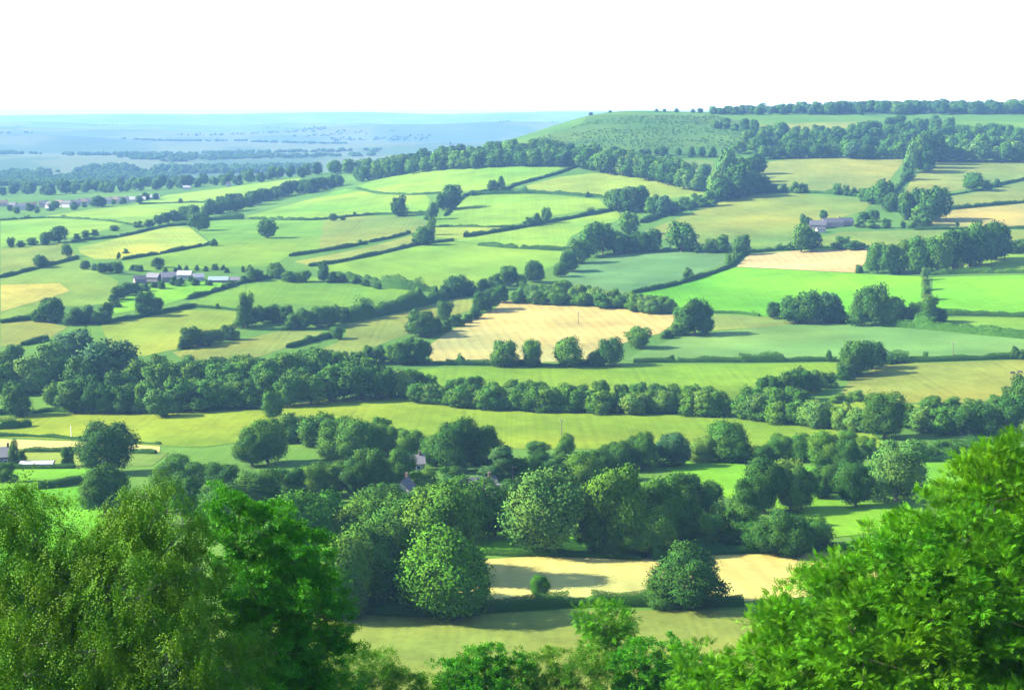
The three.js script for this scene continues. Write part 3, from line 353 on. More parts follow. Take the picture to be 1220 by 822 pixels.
  ["riverside_tree","pale silvery rounded willow at the edge of the riverside wood","one","trees pale silvery rounded willow at the edge of the riverside wood",[[-129.5,547.3,11.4,11.4,"w","p"]]],
  ["riverside_tree","the depth of the riverside wood","row","trees the depth of the riverside wood",[[-222.5,646.8,11.5,11.5,"w","m"],[-207.8,608.0,14.4,15.9,"w","m"],[-223.5,666.5,11.8,9.5,"r","d"],[-196.6,610.7,15.8,15.8,"w","p"],[-210.1,665.8,9.4,11.8,"w","m"],[-190.1,621.4,20.4,18.2,"w","p"],[-200.4,681.7,15.9,19.9,"w","u"],[-177.1,608.8,15.7,15.7,"r","d"],[-169.9,627.3,20.4,27.0,"w","u"],[-156.1,587.4,12.3,13.6,"r","d"],[-154.3,614.0,13.5,14.2,"r","m"],[-140.4,577.5,10.0,10.0,"b","d"],[-144.3,601.1,13.9,13.9,"w","m"],[-153.9,650.0,9.7,12.7,"b","m"],[-140.9,616.4,12.1,15.6,"r","m"],[-140.9,649.0,8.9,11.9,"b","m"],[-124.3,578.8,10.0,11.3,"w","m"],[-129.4,611.1,13.3,14.0,"r","m"],[-127.9,648.0,8.2,12.6,"r","d"],[-119.1,605.9,12.5,15.2,"r","m"],[-108.3,580.3,11.9,13.2,"w","m"],[-110.8,613.1,14.0,15.4,"r","m"],[-113.1,646.9,8.1,12.5,"b","m"],[-98.5,570.9,7.8,9.8,"b","m"],[-100.6,603.8,13.7,13.7,"r","m"],[-94.8,578.5,13.2,13.2,"r","m"],[-101.5,654.7,8.2,11.2,"b","m"],[-92.7,619.7,14.8,15.5,"r","m"],[-85.6,593.9,12.1,13.5,"r","m"],[-91.5,662.9,8.3,12.8,"w","m"],[-82.6,623.1,15.5,14.1,"w","m"],[-79.7,657.8,8.9,11.2,"b","m"],[-75.3,635.5,12.2,12.9,"r","m"]]],
  ["willow","the willow scrub above the river meadow","wood","trees the willow scrub above the river meadow",[[-34.9,571.1,8.2,11.1,"w","m"],[-30.4,566.2,8.3,8.6,"b","p"],[-27.6,566.8,8.2,11.2,"b","m"],[-22.2,558.8,7.9,9.2,"b","m"],[-17.7,558.6,9.7,13.1,"w","m"],[-14.7,555.5,8.3,11.6,"b","p"],[-10.7,556.2,8.0,10.2,"w","m"],[-7.4,553.0,10.5,12.5,"b","m"],[-2.7,553.8,8.4,10.1,"w","m"],[-1.5,551.4,9.3,8.6,"w","p"],[3.1,550.0,9.1,10.0,"w","m"],[6.0,547.3,7.9,7.1,"w","m"],[9.0,547.4,10.0,13.0,"w","m"],[13.9,544.8,10.1,12.1,"b","m"],[18.0,545.8,7.9,7.1,"w","m"],[19.7,547.1,10.2,9.7,"b","m"],[24.3,544.1,8.9,10.9,"b","m"],[28.4,542.6,7.5,9.1,"b","m"],[30.9,540.5,9.6,10.8,"b","m"],[34.8,544.7,8.1,7.4,"w","m"],[40.9,543.4,7.5,9.1,"b","m"],[43.6,539.0,8.2,11.2,"w","p"],[45.6,543.1,8.1,10.3,"w","m"],[49.6,542.1,9.2,10.0,"b","m"],[54.7,540.8,8.8,10.2,"w","p"],[57.0,540.4,8.3,8.3,"b","m"],[60.5,542.1,7.4,7.1,"w","m"],[64.9,539.9,7.7,9.5,"w","m"],[64.5,534.1,9.5,9.5,"b","m"],[69.7,531.6,10.1,9.6,"w","p"],[71.0,530.1,9.6,11.7,"b","m"],[75.3,532.3,9.5,9.5,"w","m"],[-32.9,590.4,8.2,9.2,"w","m"],[-22.4,583.6,8.2,9.2,"w","m"],[-15.8,581.2,9.5,10.1,"w","d"],[-8.7,572.3,7.6,6.9,"w","m"],[0.5,575.7,8.7,9.1,"w","m"],[6.9,569.6,8.9,8.4,"w","d"],[10.7,564.5,9.4,9.8,"r","d"],[21.0,566.5,8.3,8.4,"r","m"],[26.7,564.6,7.9,8.2,"r","d"],[33.6,561.5,9.9,9.3,"r","d"],[42.0,563.3,8.0,7.6,"w","d"],[47.5,562.0,9.1,8.9,"w","m"],[54.3,559.6,8.5,8.4,"r","d"],[59.8,562.6,8.0,8.5,"w","m"],[66.4,552.9,9.2,8.5,"r","m"],[73.2,556.0,7.9,7.8,"w","m"]]],
  ["willow","the willow scrub beside the dark thicket","row","trees the willow scrub beside the dark thicket",[[82.2,524.4,9.8,10.6,"w","m"],[87.2,541.1,9.8,11.2,"r","d"],[85.3,520.4,10.0,10.2,"w","p"],[90.5,540.4,9.5,9.7,"r","m"],[88.3,519.2,7.8,9.7,"b","m"],[90.6,510.3,8.9,10.4,"b","m"],[95.8,538.3,9.5,10.2,"r","d"],[93.2,511.2,7.4,7.9,"w","m"],[101.4,535.5,9.4,9.0,"w","d"],[97.6,506.9,8.1,9.6,"w","m"],[103.9,530.9,9.1,8.8,"r","d"],[100.0,505.0,9.4,10.4,"b","p"],[102.5,501.9,9.3,11.7,"w","p"],[103.3,495.6,9.5,9.3,"w","p"],[107.9,494.4,8.2,7.4,"w","m"],[110.2,490.5,9.6,9.3,"b","p"],[112.8,485.7,7.4,7.8,"w","p"],[115.1,483.6,8.6,9.7,"w","p"]]],
  ["thicket_tree","the dark thicket below the crop hedge","row","trees the dark thicket below the crop hedge",[[97.5,559.7,10.8,10.8,"r","d"],[95.5,535.8,10.4,11.0,"w","m"],[104.3,562.6,12.2,12.8,"r","d"],[102.2,534.5,10.4,10.4,"w","m"],[112.5,577.4,11.2,11.2,"r","d"],[118.8,584.4,8.7,9.4,"b","d"],[125.2,591.5,6.8,8.8,"b","d"]]],
  ["thicket_tree","the dark clump between crop and cattle","row","trees the dark clump between crop and cattle",[[138.9,652.8,6.0,3.4,"t","m"],[136.2,608.0,7.0,7.0,"b","d"],[139.6,615.8,12.8,10.6,"r","d"],[144.2,621.0,15.0,14.3,"r","d"],[153.0,631.7,13.1,11.7,"r","d"],[162.0,642.2,3.7,5.9,"b","d"],[167.2,642.9,3.4,5.2,"b","d"]]],
  ["meadow_tree","small tree by the wide crop hedge","one","trees small tree by the wide crop hedge",[[179.3,646.0,4.5,3.0,"b","m"]]],
  ["meadow_tree","the pair at the cattle field hedge","row","trees the pair at the cattle field hedge",[[216.1,640.9,6.1,4.6,"b","d"],[219.4,640.1,4.6,4.6,"b","d"]]],
  ["riverside_tree","tall dark leafy tree rising from the willows below the cattle","one","trees tall dark leafy tree rising from the willows below the cattle",[[118.6,469.8,16.9,14.7,"r","d"]]],
  ["willow","the willows below the field with cattle","row","trees the willows below the field with cattle",[[122.3,554.8,3.8,7.7,"b","m"],[129.2,557.4,4.5,8.3,"b","m"],[121.2,497.5,7.5,7.5,"w","m"],[131.4,491.2,8.6,8.6,"w","m"],[133.0,478.7,9.5,10.0,"w","p"],[148.3,524.2,6.7,7.9,"w","m"],[138.4,473.7,10.0,11.1,"w","m"],[156.4,526.5,5.5,8.6,"b","m"],[144.7,472.5,10.0,12.2,"r","d"],[162.2,521.2,5.5,9.2,"b","m"],[151.0,471.3,9.4,11.1,"r","d"],[170.4,523.6,6.2,9.3,"b","m"],[159.2,475.8,12.4,11.3,"r","d"],[178.4,530.1,8.2,9.4,"b","d"],[171.9,493.4,17.6,12.9,"r","d"]]],
  ["meadow_tree","the row across the vivid pasture foot","row","trees the row across the vivid pasture foot",[[135.7,775.9,9.3,7.5,"r","d"],[144.1,760.5,14.8,14.8,"r","d"],[150.9,755.8,18.2,16.4,"r","d"],[158.9,755.6,16.5,14.7,"r","u"],[164.8,753.7,9.5,11.3,"b","d"],[175.0,742.8,18.8,14.6,"r","d"],[179.6,741.3,22.3,15.4,"r","d"],[187.9,741.0,14.6,12.9,"r","m"],[194.5,741.2,9.5,9.5,"b","d"],[200.9,741.6,11.2,9.5,"r","m"],[206.0,737.5,14.6,11.2,"r","d"],[212.5,740.3,7.8,8.6,"b","d"]]],
  ["boundary_tree","the narrow tree line between vivid pastures","row","trees the narrow tree line between vivid pastures",[[238.2,865.3,8.1,5.5,"t","p"],[229.6,833.0,7.8,5.8,"t","p"],[222.0,803.0,8.4,6.1,"t","m"],[214.3,774.5,9.0,6.8,"t","p"]]],
  ["copse_tree","the tall copse beside the small golden field","row","trees the tall copse beside the small golden field",[[209.8,908.3,5.2,7.3,"b","d"],[219.1,900.6,19.8,13.5,"r","m"],[225.6,894.2,19.7,14.5,"r","d"],[233.5,894.0,21.8,16.6,"r","m"],[241.9,890.1,22.8,17.6,"r","m"],[251.6,889.2,23.9,18.7,"r","m"],[262.6,895.1,26.2,18.8,"r","d"],[275.0,904.7,24.4,19.1,"r","d"],[282.9,909.3,27.8,24.6,"r","m"],[297.9,928.0,25.2,18.6,"r","d"],[316.3,956.2,9.0,13.6,"b","d"],[326.8,962.1,9.1,13.7,"b","d"]]],
  ["farm_tree","the hedge over the small golden field","row","trees the hedge over the small golden field",[[187.4,1020.3,5.2,8.1,"b","d"],[194.0,1009.7,20.8,16.2,"r","m"],[200.8,1007.1,15.0,12.7,"r","d"],[222.9,1011.2,9.3,15.1,"b","m"],[229.3,1004.6,6.9,11.6,"b","d"]]],
  ["farm_tree","the group around the slate-roofed farm","row","trees the group around the slate-roofed farm",[[221.3,1148.9,7.9,5.3,"t","d"],[223.3,1139.1,6.5,6.5,"b","d"],[239.8,1161.5,8.0,6.7,"r","d"],[257.6,1115.0,6.4,10.3,"b","m"],[266.8,1144.5,7.9,10.6,"r","d"],[273.4,1142.7,9.2,9.2,"r","d"],[265.9,1108.1,7.0,11.5,"b","m"],[274.0,1105.9,7.7,7.7,"b","d"],[285.5,1102.8,5.8,4.5,"b","d"],[293.5,1100.8,8.9,8.9,"b","m"],[302.7,1103.3,8.3,9.0,"b","m"]]],
  ["copse_tree","the copse behind the slate-roofed farm","row","trees the copse behind the slate-roofed farm",[[294.4,1235.5,14.3,15.7,"r","m"],[296.8,1211.3,23.8,23.8,"r","d"],[298.8,1192.1,15.2,13.8,"r","d"],[298.9,1145.7,22.6,14.6,"r","d"],[306.1,1144.2,25.3,15.9,"r","d"],[302.7,1112.5,16.8,16.8,"r","m"],[313.3,1133.4,25.1,17.2,"r","m"],[322.9,1140.7,26.6,17.3,"r","d"]]],
  ["meadow_tree","short dark snag by the hedge under the tan stubble","one","trees short dark snag by the hedge under the tan stubble",[[322.7,1094.2,5.8,3.2,"t","d"]]],
  ["meadow_tree","round tree on the sallow hillside hedge","one","trees round tree on the sallow hillside hedge",[[398.2,1306.0,16.9,19.9,"r","m"]]],
  ["hedgerow_tree","the hedge climbing from the hillside tree","row","trees the hedge climbing from the hillside tree",[[412.1,1311.1,9.3,9.3,"b","d"],[424.6,1327.9,7.8,9.4,"b","d"]]],
  ["hedgerow_tree","the hedge below the sallow field","row","trees the hedge below the sallow field",[[230.7,1327.6,7.6,9.8,"b","d"],[238.9,1324.2,8.3,9.1,"b","d"],[246.2,1315.8,10.5,11.3,"b","m"],[252.3,1313.4,9.0,9.8,"b","d"],[277.9,1293.7,10.4,8.9,"b","m"],[283.6,1287.0,9.6,9.6,"b","d"],[289.3,1280.5,8.1,9.6,"b","d"],[295.4,1279.2,7.4,8.8,"b","d"],[292.3,1250.3,11.5,13.0,"b","m"]]],
  ["woodland_tree","the wooded gully beside the sallow field","row","trees the wooded gully beside the sallow field",[[147.3,1253.3,8.5,11.3,"b","d"],[159.7,1263.9,8.6,11.4,"b","d"],[165.7,1266.6,14.3,12.9,"b","m"],[174.8,1303.9,25.1,16.2,"r","p"],[177.6,1292.4,20.5,17.6,"r","m"],[192.6,1381.4,32.9,15.7,"t","p"],[203.0,1423.2,30.7,16.1,"t","p"],[189.8,1307.8,28.2,19.3,"r","d"],[205.6,1376.5,28.1,20.3,"r","d"],[197.9,1304.2,29.6,20.7,"r","d"],[217.5,1395.0,23.8,19.0,"r","d"],[209.1,1320.4,22.5,19.5,"r","d"],[232.3,1449.9,21.4,19.8,"r","d"],[218.9,1327.0,16.6,18.1,"r","d"]]],
  ["woodland_tree","the shadowed tree belt below the upper wood","row","trees the shadowed tree belt below the upper wood",[[355.3,1373.4,8.0,8.0,"b","d"],[362.9,1385.1,17.7,12.9,"b","d"],[377.2,1434.5,30.0,15.0,"t","p"],[385.2,1446.8,31.9,16.8,"r","m"],[396.6,1472.1,34.2,18.8,"r","d"],[391.2,1433.6,21.7,16.7,"r","d"],[410.0,1497.6,34.8,19.2,"r","d"],[421.9,1517.0,31.8,19.4,"r","d"]]],
  ["woodland_tree","in the wood climbing the shoulder of the hill","wood","trees in the wood climbing the shoulder of the hill",[[-168.5,1708.4,18.7,19.1,"t","m"],[-161.1,1712.3,16.1,16.1,"r","d"],[-150.7,1706.4,20.4,17.8,"r","m"],[-141.1,1700.7,21.9,18.9,"r","m"],[-135.1,1714.2,19.6,19.8,"t","m"],[-125.5,1692.5,19.4,19.9,"r","d"],[-119.2,1704.6,21.8,22.5,"r","m"],[-109.0,1672.3,18.6,18.5,"r","m"],[-95.5,1669.0,16.2,16.4,"t","d"],[-92.8,1660.0,18.6,16.8,"r","m"],[-77.9,1640.2,16.1,14.9,"t","d"],[-78.8,1645.2,22.2,24.0,"r","m"],[-63.4,1633.9,16.2,15.4,"r","m"],[-57.5,1624.3,20.3,20.1,"r","m"],[-49.8,1614.5,20.5,18.5,"r","m"],[-38.0,1598.8,16.8,14.7,"r","d"],[-35.3,1608.2,18.7,19.1,"r","m"],[-21.8,1595.0,14.7,13.3,"r","d"],[-15.9,1591.5,19.0,20.4,"t","m"],[-13.0,1592.1,19.2,21.3,"r","d"],[-3.2,1586.0,15.5,16.0,"r","m"],[9.1,1578.1,16.8,18.3,"r","m"],[16.1,1580.0,14.4,11.6,"t","m"],[23.5,1572.9,17.8,19.4,"r","m"],[28.0,1576.0,19.0,19.1,"t","d"],[34.7,1572.9,18.7,16.3,"r","m"],[37.5,1565.0,14.9,17.0,"r","d"],[49.2,1568.7,19.2,17.0,"t","m"],[53.3,1558.6,19.0,20.9,"t","d"],[64.7,1558.4,18.7,20.8,"r","m"],[-221.5,1903.0,19.5,19.8,"r","m"],[-201.4,1878.1,20.1,20.4,"r","m"],[-185.8,1878.8,15.9,18.1,"r","m"],[-177.7,1861.8,17.7,19.0,"r","m"],[-164.1,1860.0,15.0,17.2,"t","m"],[-150.5,1850.3,15.5,16.9,"t","m"],[-141.0,1825.1,16.7,17.9,"r","m"],[-135.8,1823.5,17.0,17.1,"r","m"],[-111.0,1751.2,17.2,15.4,"t","m"],[-109.7,1767.1,18.7,16.2,"t","d"],[-99.1,1756.4,18.0,20.2,"t","d"],[-82.2,1738.0,18.4,19.7,"r","m"],[-67.6,1684.9,16.2,15.7,"t","d"],[-65.8,1711.7,17.5,16.2,"t","m"],[-51.5,1691.7,13.5,15.6,"r","d"],[-41.9,1683.3,15.0,12.2,"r","d"],[-34.6,1653.9,16.1,16.2,"r","m"],[-20.4,1665.0,15.6,15.7,"t","d"],[-15.6,1660.3,14.1,11.7,"r","d"],[1.8,1636.1,18.1,20.2,"r","m"],[12.1,1636.7,14.6,12.9,"r","m"],[19.1,1625.4,14.1,14.8,"r","d"],[33.0,1624.6,15.8,12.8,"r","m"],[39.9,1610.0,18.0,14.7,"r","m"],[50.8,1605.8,14.2,14.3,"t","d"],[55.1,1610.4,14.7,13.7,"r","d"],[69.5,1597.4,15.1,16.9,"r","d"],[74.6,1596.0,17.2,19.1,"r","m"],[-130.4,1849.4,13.6,11.3,"r","m"],[-121.2,1831.9,14.1,12.4,"r","d"],[-109.1,1835.0,17.9,16.0,"r","d"],[-100.3,1795.7,14.8,12.7,"r","d"],[-82.2,1794.0,18.0,14.8,"r","m"],[-72.0,1766.4,17.7,16.8,"r","d"],[-59.9,1770.8,17.4,14.3,"r","d"],[-47.5,1740.5,14.4,12.2,"r","m"],[-36.9,1723.8,13.6,13.6,"r","d"],[-25.1,1741.5,15.6,17.0,"r","m"],[-16.0,1721.0,15.6,13.5,"r","d"],[-1.1,1713.9,16.5,18.5,"r","m"],[11.4,1686.4,12.7,12.0,"r","d"],[23.5,1689.2,16.3,15.1,"r","m"],[37.2,1671.2,16.6,18.9,"r","d"],[42.4,1655.2,16.3,17.5,"r","d"],[52.0,1649.8,14.1,11.4,"r","d"],[62.6,1645.1,12.8,11.6,"r","d"]]],
  ["woodland_tree","in the wood under the bracken hill","wood","trees in the wood under the bracken hill",[[71.6,1539.9,17.5,17.6,"t","p"],[80.0,1528.3,24.6,25.9,"r","m"],[83.9,1515.8,19.4,16.4,"r","m"],[90.4,1507.1,22.6,21.7,"r","m"],[96.9,1492.8,22.6,22.8,"t","d"],[107.6,1483.4,19.5,17.3,"r","p"],[113.1,1471.6,19.2,18.1,"t","d"],[115.5,1469.7,19.5,21.5,"t","d"],[124.8,1464.7,20.1,19.6,"r","m"],[132.0,1443.7,23.9,24.4,"r","d"],[137.2,1424.2,21.1,21.5,"r","d"],[140.9,1420.1,23.6,21.3,"r","m"],[144.8,1403.1,23.4,22.9,"r","d"],[152.7,1396.2,16.7,14.2,"r","p"],[156.2,1378.4,21.3,19.2,"r","m"],[161.3,1366.9,19.0,18.8,"t","p"],[167.2,1360.9,17.1,16.7,"r","p"],[71.0,1584.7,15.9,15.9,"r","m"],[84.9,1585.2,19.8,16.9,"r","m"],[86.8,1576.9,17.3,18.3,"r","d"],[100.3,1556.4,16.9,17.5,"r","d"],[107.7,1550.8,17.6,18.6,"t","m"],[112.4,1545.5,18.8,17.8,"r","d"],[120.2,1543.0,16.7,19.1,"r","m"],[126.3,1520.9,14.5,15.9,"t","m"],[132.1,1517.6,17.3,17.4,"t","m"],[139.6,1496.1,16.1,14.5,"t","m"],[147.9,1491.8,15.0,16.3,"r","m"],[156.3,1481.6,15.6,17.7,"r","d"],[159.1,1471.2,19.4,20.8,"t","m"],[166.3,1454.4,15.7,14.5,"t","m"],[170.3,1455.2,14.7,13.8,"t","m"],[182.6,1439.8,14.3,13.5,"r","m"],[90.1,1628.3,10.5,11.1,"r","d"],[94.7,1635.4,8.8,7.6,"b","d"],[108.4,1614.7,11.3,10.7,"r","d"],[114.7,1613.9,9.1,7.5,"b","d"],[128.0,1614.4,7.5,7.0,"r","d"],[136.0,1606.5,9.0,7.5,"r","d"],[143.4,1610.8,8.5,8.7,"b","d"],[155.0,1615.1,8.0,8.5,"r","d"],[160.1,1606.6,11.0,11.1,"r","d"],[176.1,1608.7,8.3,7.5,"r","d"],[185.8,1591.4,7.5,6.5,"b","d"],[189.3,1600.5,10.7,8.7,"r","d"],[197.6,1588.4,11.0,10.0,"r","d"],[209.4,1585.9,11.6,9.5,"b","d"],[223.5,1590.9,9.0,9.5,"r","d"],[227.5,1590.6,7.2,8.0,"r","d"]]],
  ["woodland_tree","in the upper wood above the sallow field","wood","trees in the upper wood above the sallow field",[[256.3,1558.3,15.3,12.6,"r","m"],[266.1,1560.3,13.8,12.4,"r","m"],[272.7,1558.7,13.5,14.2,"r","d"],[283.2,1561.3,15.6,17.1,"r","d"],[286.8,1559.0,16.9,17.0,"r","m"],[295.3,1558.7,13.4,14.0,"r","u"],[307.5,1559.9,14.2,14.4,"r","d"],[311.7,1557.7,16.3,14.6,"r","d"],[321.9,1558.3,15.3,12.7,"r","d"],[329.4,1559.5,16.5,15.3,"t","m"],[336.9,1558.3,14.6,15.8,"r","m"],[345.0,1552.0,17.0,17.3,"r","m"],[347.8,1546.9,17.4,19.4,"r","u"],[357.4,1542.7,15.3,17.1,"r","d"],[363.3,1546.9,14.0,14.6,"r","d"],[372.7,1543.6,13.6,14.4,"t","m"],[384.4,1544.9,14.1,13.8,"t","m"],[391.3,1543.8,19.2,16.1,"t","m"],[400.2,1542.8,17.5,20.0,"t","d"],[239.9,1603.7,14.0,15.7,"r","m"],[257.7,1616.2,15.3,14.1,"r","m"],[265.2,1603.3,17.2,17.5,"r","d"],[270.2,1605.4,17.3,18.5,"r","d"],[279.4,1601.4,13.5,13.4,"t","d"],[291.2,1620.6,14.3,13.5,"r","m"],[299.7,1609.6,15.0,15.8,"r","m"],[307.8,1604.7,12.8,13.4,"t","d"],[319.8,1607.4,16.9,14.5,"t","d"],[326.5,1600.9,17.3,14.5,"r","d"],[336.4,1618.4,13.9,12.1,"t","m"],[343.9,1610.7,15.0,13.9,"r","d"],[350.0,1592.9,15.0,15.9,"r","m"],[362.7,1606.4,13.2,13.1,"r","m"],[375.5,1600.6,18.0,18.5,"r","d"],[385.2,1616.2,14.7,12.5,"r","d"],[391.5,1592.9,16.4,13.7,"t","m"],[402.9,1611.6,17.5,16.0,"r","d"],[407.3,1594.3,13.5,11.0,"t","m"],[424.5,1603.2,15.4,13.1,"r","d"],[260.1,1679.4,15.1,14.2,"r","m"],[270.5,1674.0,11.6,11.8,"t","m"],[278.9,1682.9,15.6,17.3,"r","m"],[294.0,1679.7,15.6,14.6,"r","m"],[303.9,1670.9,14.1,14.0,"t","m"],[310.6,1670.3,12.3,11.6,"t","d"],[318.7,1670.5,14.9,13.5,"t","m"],[332.0,1670.1,13.2,12.1,"t","d"],[338.7,1667.1,15.4,13.1,"t","m"],[354.2,1676.6,12.9,12.3,"r","d"],[363.3,1680.5,15.9,14.0,"r","d"],[367.5,1666.2,12.8,12.3,"t","d"],[382.3,1669.6,16.4,17.1,"r","d"],[389.0,1665.3,15.9,13.3,"t","d"],[398.7,1669.8,17.2,14.9,"r","d"],[410.7,1683.3,13.0,12.1,"r","d"],[416.6,1681.1,17.0,14.1,"r","d"],[433.8,1680.1,16.0,14.7,"t","d"],[436.1,1674.4,15.9,18.0,"t","m"],[447.5,1682.0,14.9,16.1,"r","d"],[285.4,1735.2,11.8,11.3,"r","d"],[294.4,1741.4,12.2,10.4,"r","m"],[304.7,1737.2,15.8,16.9,"r","m"],[309.4,1740.8,13.4,14.8,"r","d"],[321.3,1726.4,12.8,12.3,"r","m"],[333.3,1729.6,11.2,10.3,"r","m"],[347.3,1748.2,11.9,11.0,"r","m"],[352.6,1740.1,11.0,11.0,"r","d"],[356.8,1722.3,11.1,9.4,"r","m"],[365.7,1722.9,12.6,12.6,"r","d"],[390.7,1750.3,12.1,11.5,"r","m"],[398.4,1746.4,15.1,12.8,"r","m"],[405.2,1743.1,15.3,13.6,"r","m"],[411.0,1744.6,16.0,15.5,"r","d"],[431.4,1750.7,12.2,13.5,"r","m"],[435.3,1746.4,12.0,9.8,"r","m"],[441.9,1736.1,15.9,13.1,"r","d"],[454.1,1746.1,13.5,15.4,"r","d"],[467.2,1752.2,15.8,15.6,"r","m"],[473.1,1756.6,13.5,15.0,"r","d"],[422.9,1769.3,13.3,11.0,"r","d"],[428.9,1782.0,10.4,9.5,"r","d"],[447.9,1806.0,13.0,13.2,"r","d"],[451.2,1807.6,13.7,12.6,"r","m"],[460.8,1811.5,15.3,15.3,"r","d"],[464.1,1785.5,11.2,9.0,"r","d"],[477.9,1804.4,12.4,11.4,"r","m"],[478.7,1790.1,12.9,10.4,"r","m"],[488.3,1801.5,11.9,10.6,"r","d"],[501.3,1808.8,15.7,13.9,"r","d"],[502.2,1803.9,11.6,12.4,"r","m"],[513.4,1793.9,14.9,16.0,"r","m"],[239.9,1803.5,10.7,11.0,"r","m"],[245.6,1802.7,8.7,9.2,"r","m"],[256.3,1830.2,10.2,11.4,"r","d"],[254.1,1802.7,9.4,8.7,"r","m"],[261.3,1782.4,9.2,9.2,"r","m"],[276.1,1807.2,12.1,13.1,"r","d"],[272.0,1770.6,8.9,9.2,"r","d"],[284.9,1791.3,12.6,11.7,"r","d"],[278.1,1749.5,11.4,12.3,"r","d"]]],
  ["woodland_tree","in the upper wood beyond the shadowed belt","wood","trees in the upper wood beyond the shadowed belt",[[421.5,1523.6,17.3,18.4,"r","p"],[430.5,1521.6,20.1,18.9,"r","d"],[437.7,1521.8,14.4,12.2,"t","d"],[448.4,1520.4,14.7,16.3,"r","d"],[455.3,1528.4,18.2,15.7,"t","p"],[463.5,1523.6,15.3,14.1,"r","d"],[466.7,1517.4,22.1,23.4,"r","p"],[477.9,1529.6,14.8,14.5,"r","p"],[487.7,1526.3,14.8,14.1,"r","p"],[491.3,1517.4,21.0,18.8,"r","m"],[503.4,1528.9,21.3,23.6,"r","p"],[507.2,1518.5,16.7,16.9,"r","d"],[522.4,1530.1,20.1,16.4,"t","d"],[525.2,1522.0,18.5,19.1,"r","p"],[432.7,1587.3,16.7,16.8,"r","d"],[445.7,1588.6,15.6,12.8,"t","m"],[457.2,1604.4,17.8,17.6,"r","m"],[460.2,1591.8,19.4,17.9,"t","m"],[479.8,1614.1,19.0,17.6,"r","m"],[477.9,1598.7,14.2,14.7,"r","m"],[494.1,1600.5,20.0,18.3,"r","m"],[497.6,1611.3,14.0,13.0,"t","m"],[510.9,1611.1,15.5,14.8,"r","m"],[522.6,1614.1,17.3,13.8,"r","m"],[526.6,1602.3,17.2,18.6,"r","d"],[534.2,1612.1,17.8,16.2,"t","m"],[546.5,1612.0,16.7,16.4,"r","d"],[548.7,1598.1,18.0,16.7,"r","m"],[453.5,1665.1,14.6,13.8,"r","m"],[471.1,1681.4,17.0,19.4,"r","d"],[480.8,1683.1,18.0,16.8,"r","m"],[489.7,1663.5,13.4,13.3,"r","m"],[495.7,1660.9,15.6,15.2,"r","d"],[514.5,1684.1,17.5,17.4,"r","m"],[520.3,1683.2,18.5,15.5,"r","d"],[527.3,1666.9,17.6,17.1,"r","m"],[542.4,1674.2,13.2,13.4,"r","m"],[557.8,1680.1,16.7,16.4,"r","m"],[566.2,1677.0,15.7,17.4,"r","m"],[573.5,1663.4,18.8,16.7,"r","d"],[484.1,1745.9,13.5,13.2,"r","m"],[498.7,1739.2,14.8,15.2,"r","d"],[507.5,1733.6,12.8,11.5,"r","m"],[512.2,1719.4,14.1,13.3,"r","d"],[531.1,1731.1,14.4,11.8,"r","m"],[544.0,1725.5,15.2,14.8,"r","d"],[550.1,1717.3,14.7,14.5,"r","d"],[566.0,1736.6,12.4,13.6,"r","m"],[571.3,1716.5,11.4,12.4,"r","d"],[592.7,1713.7,14.9,13.5,"r","m"]]],
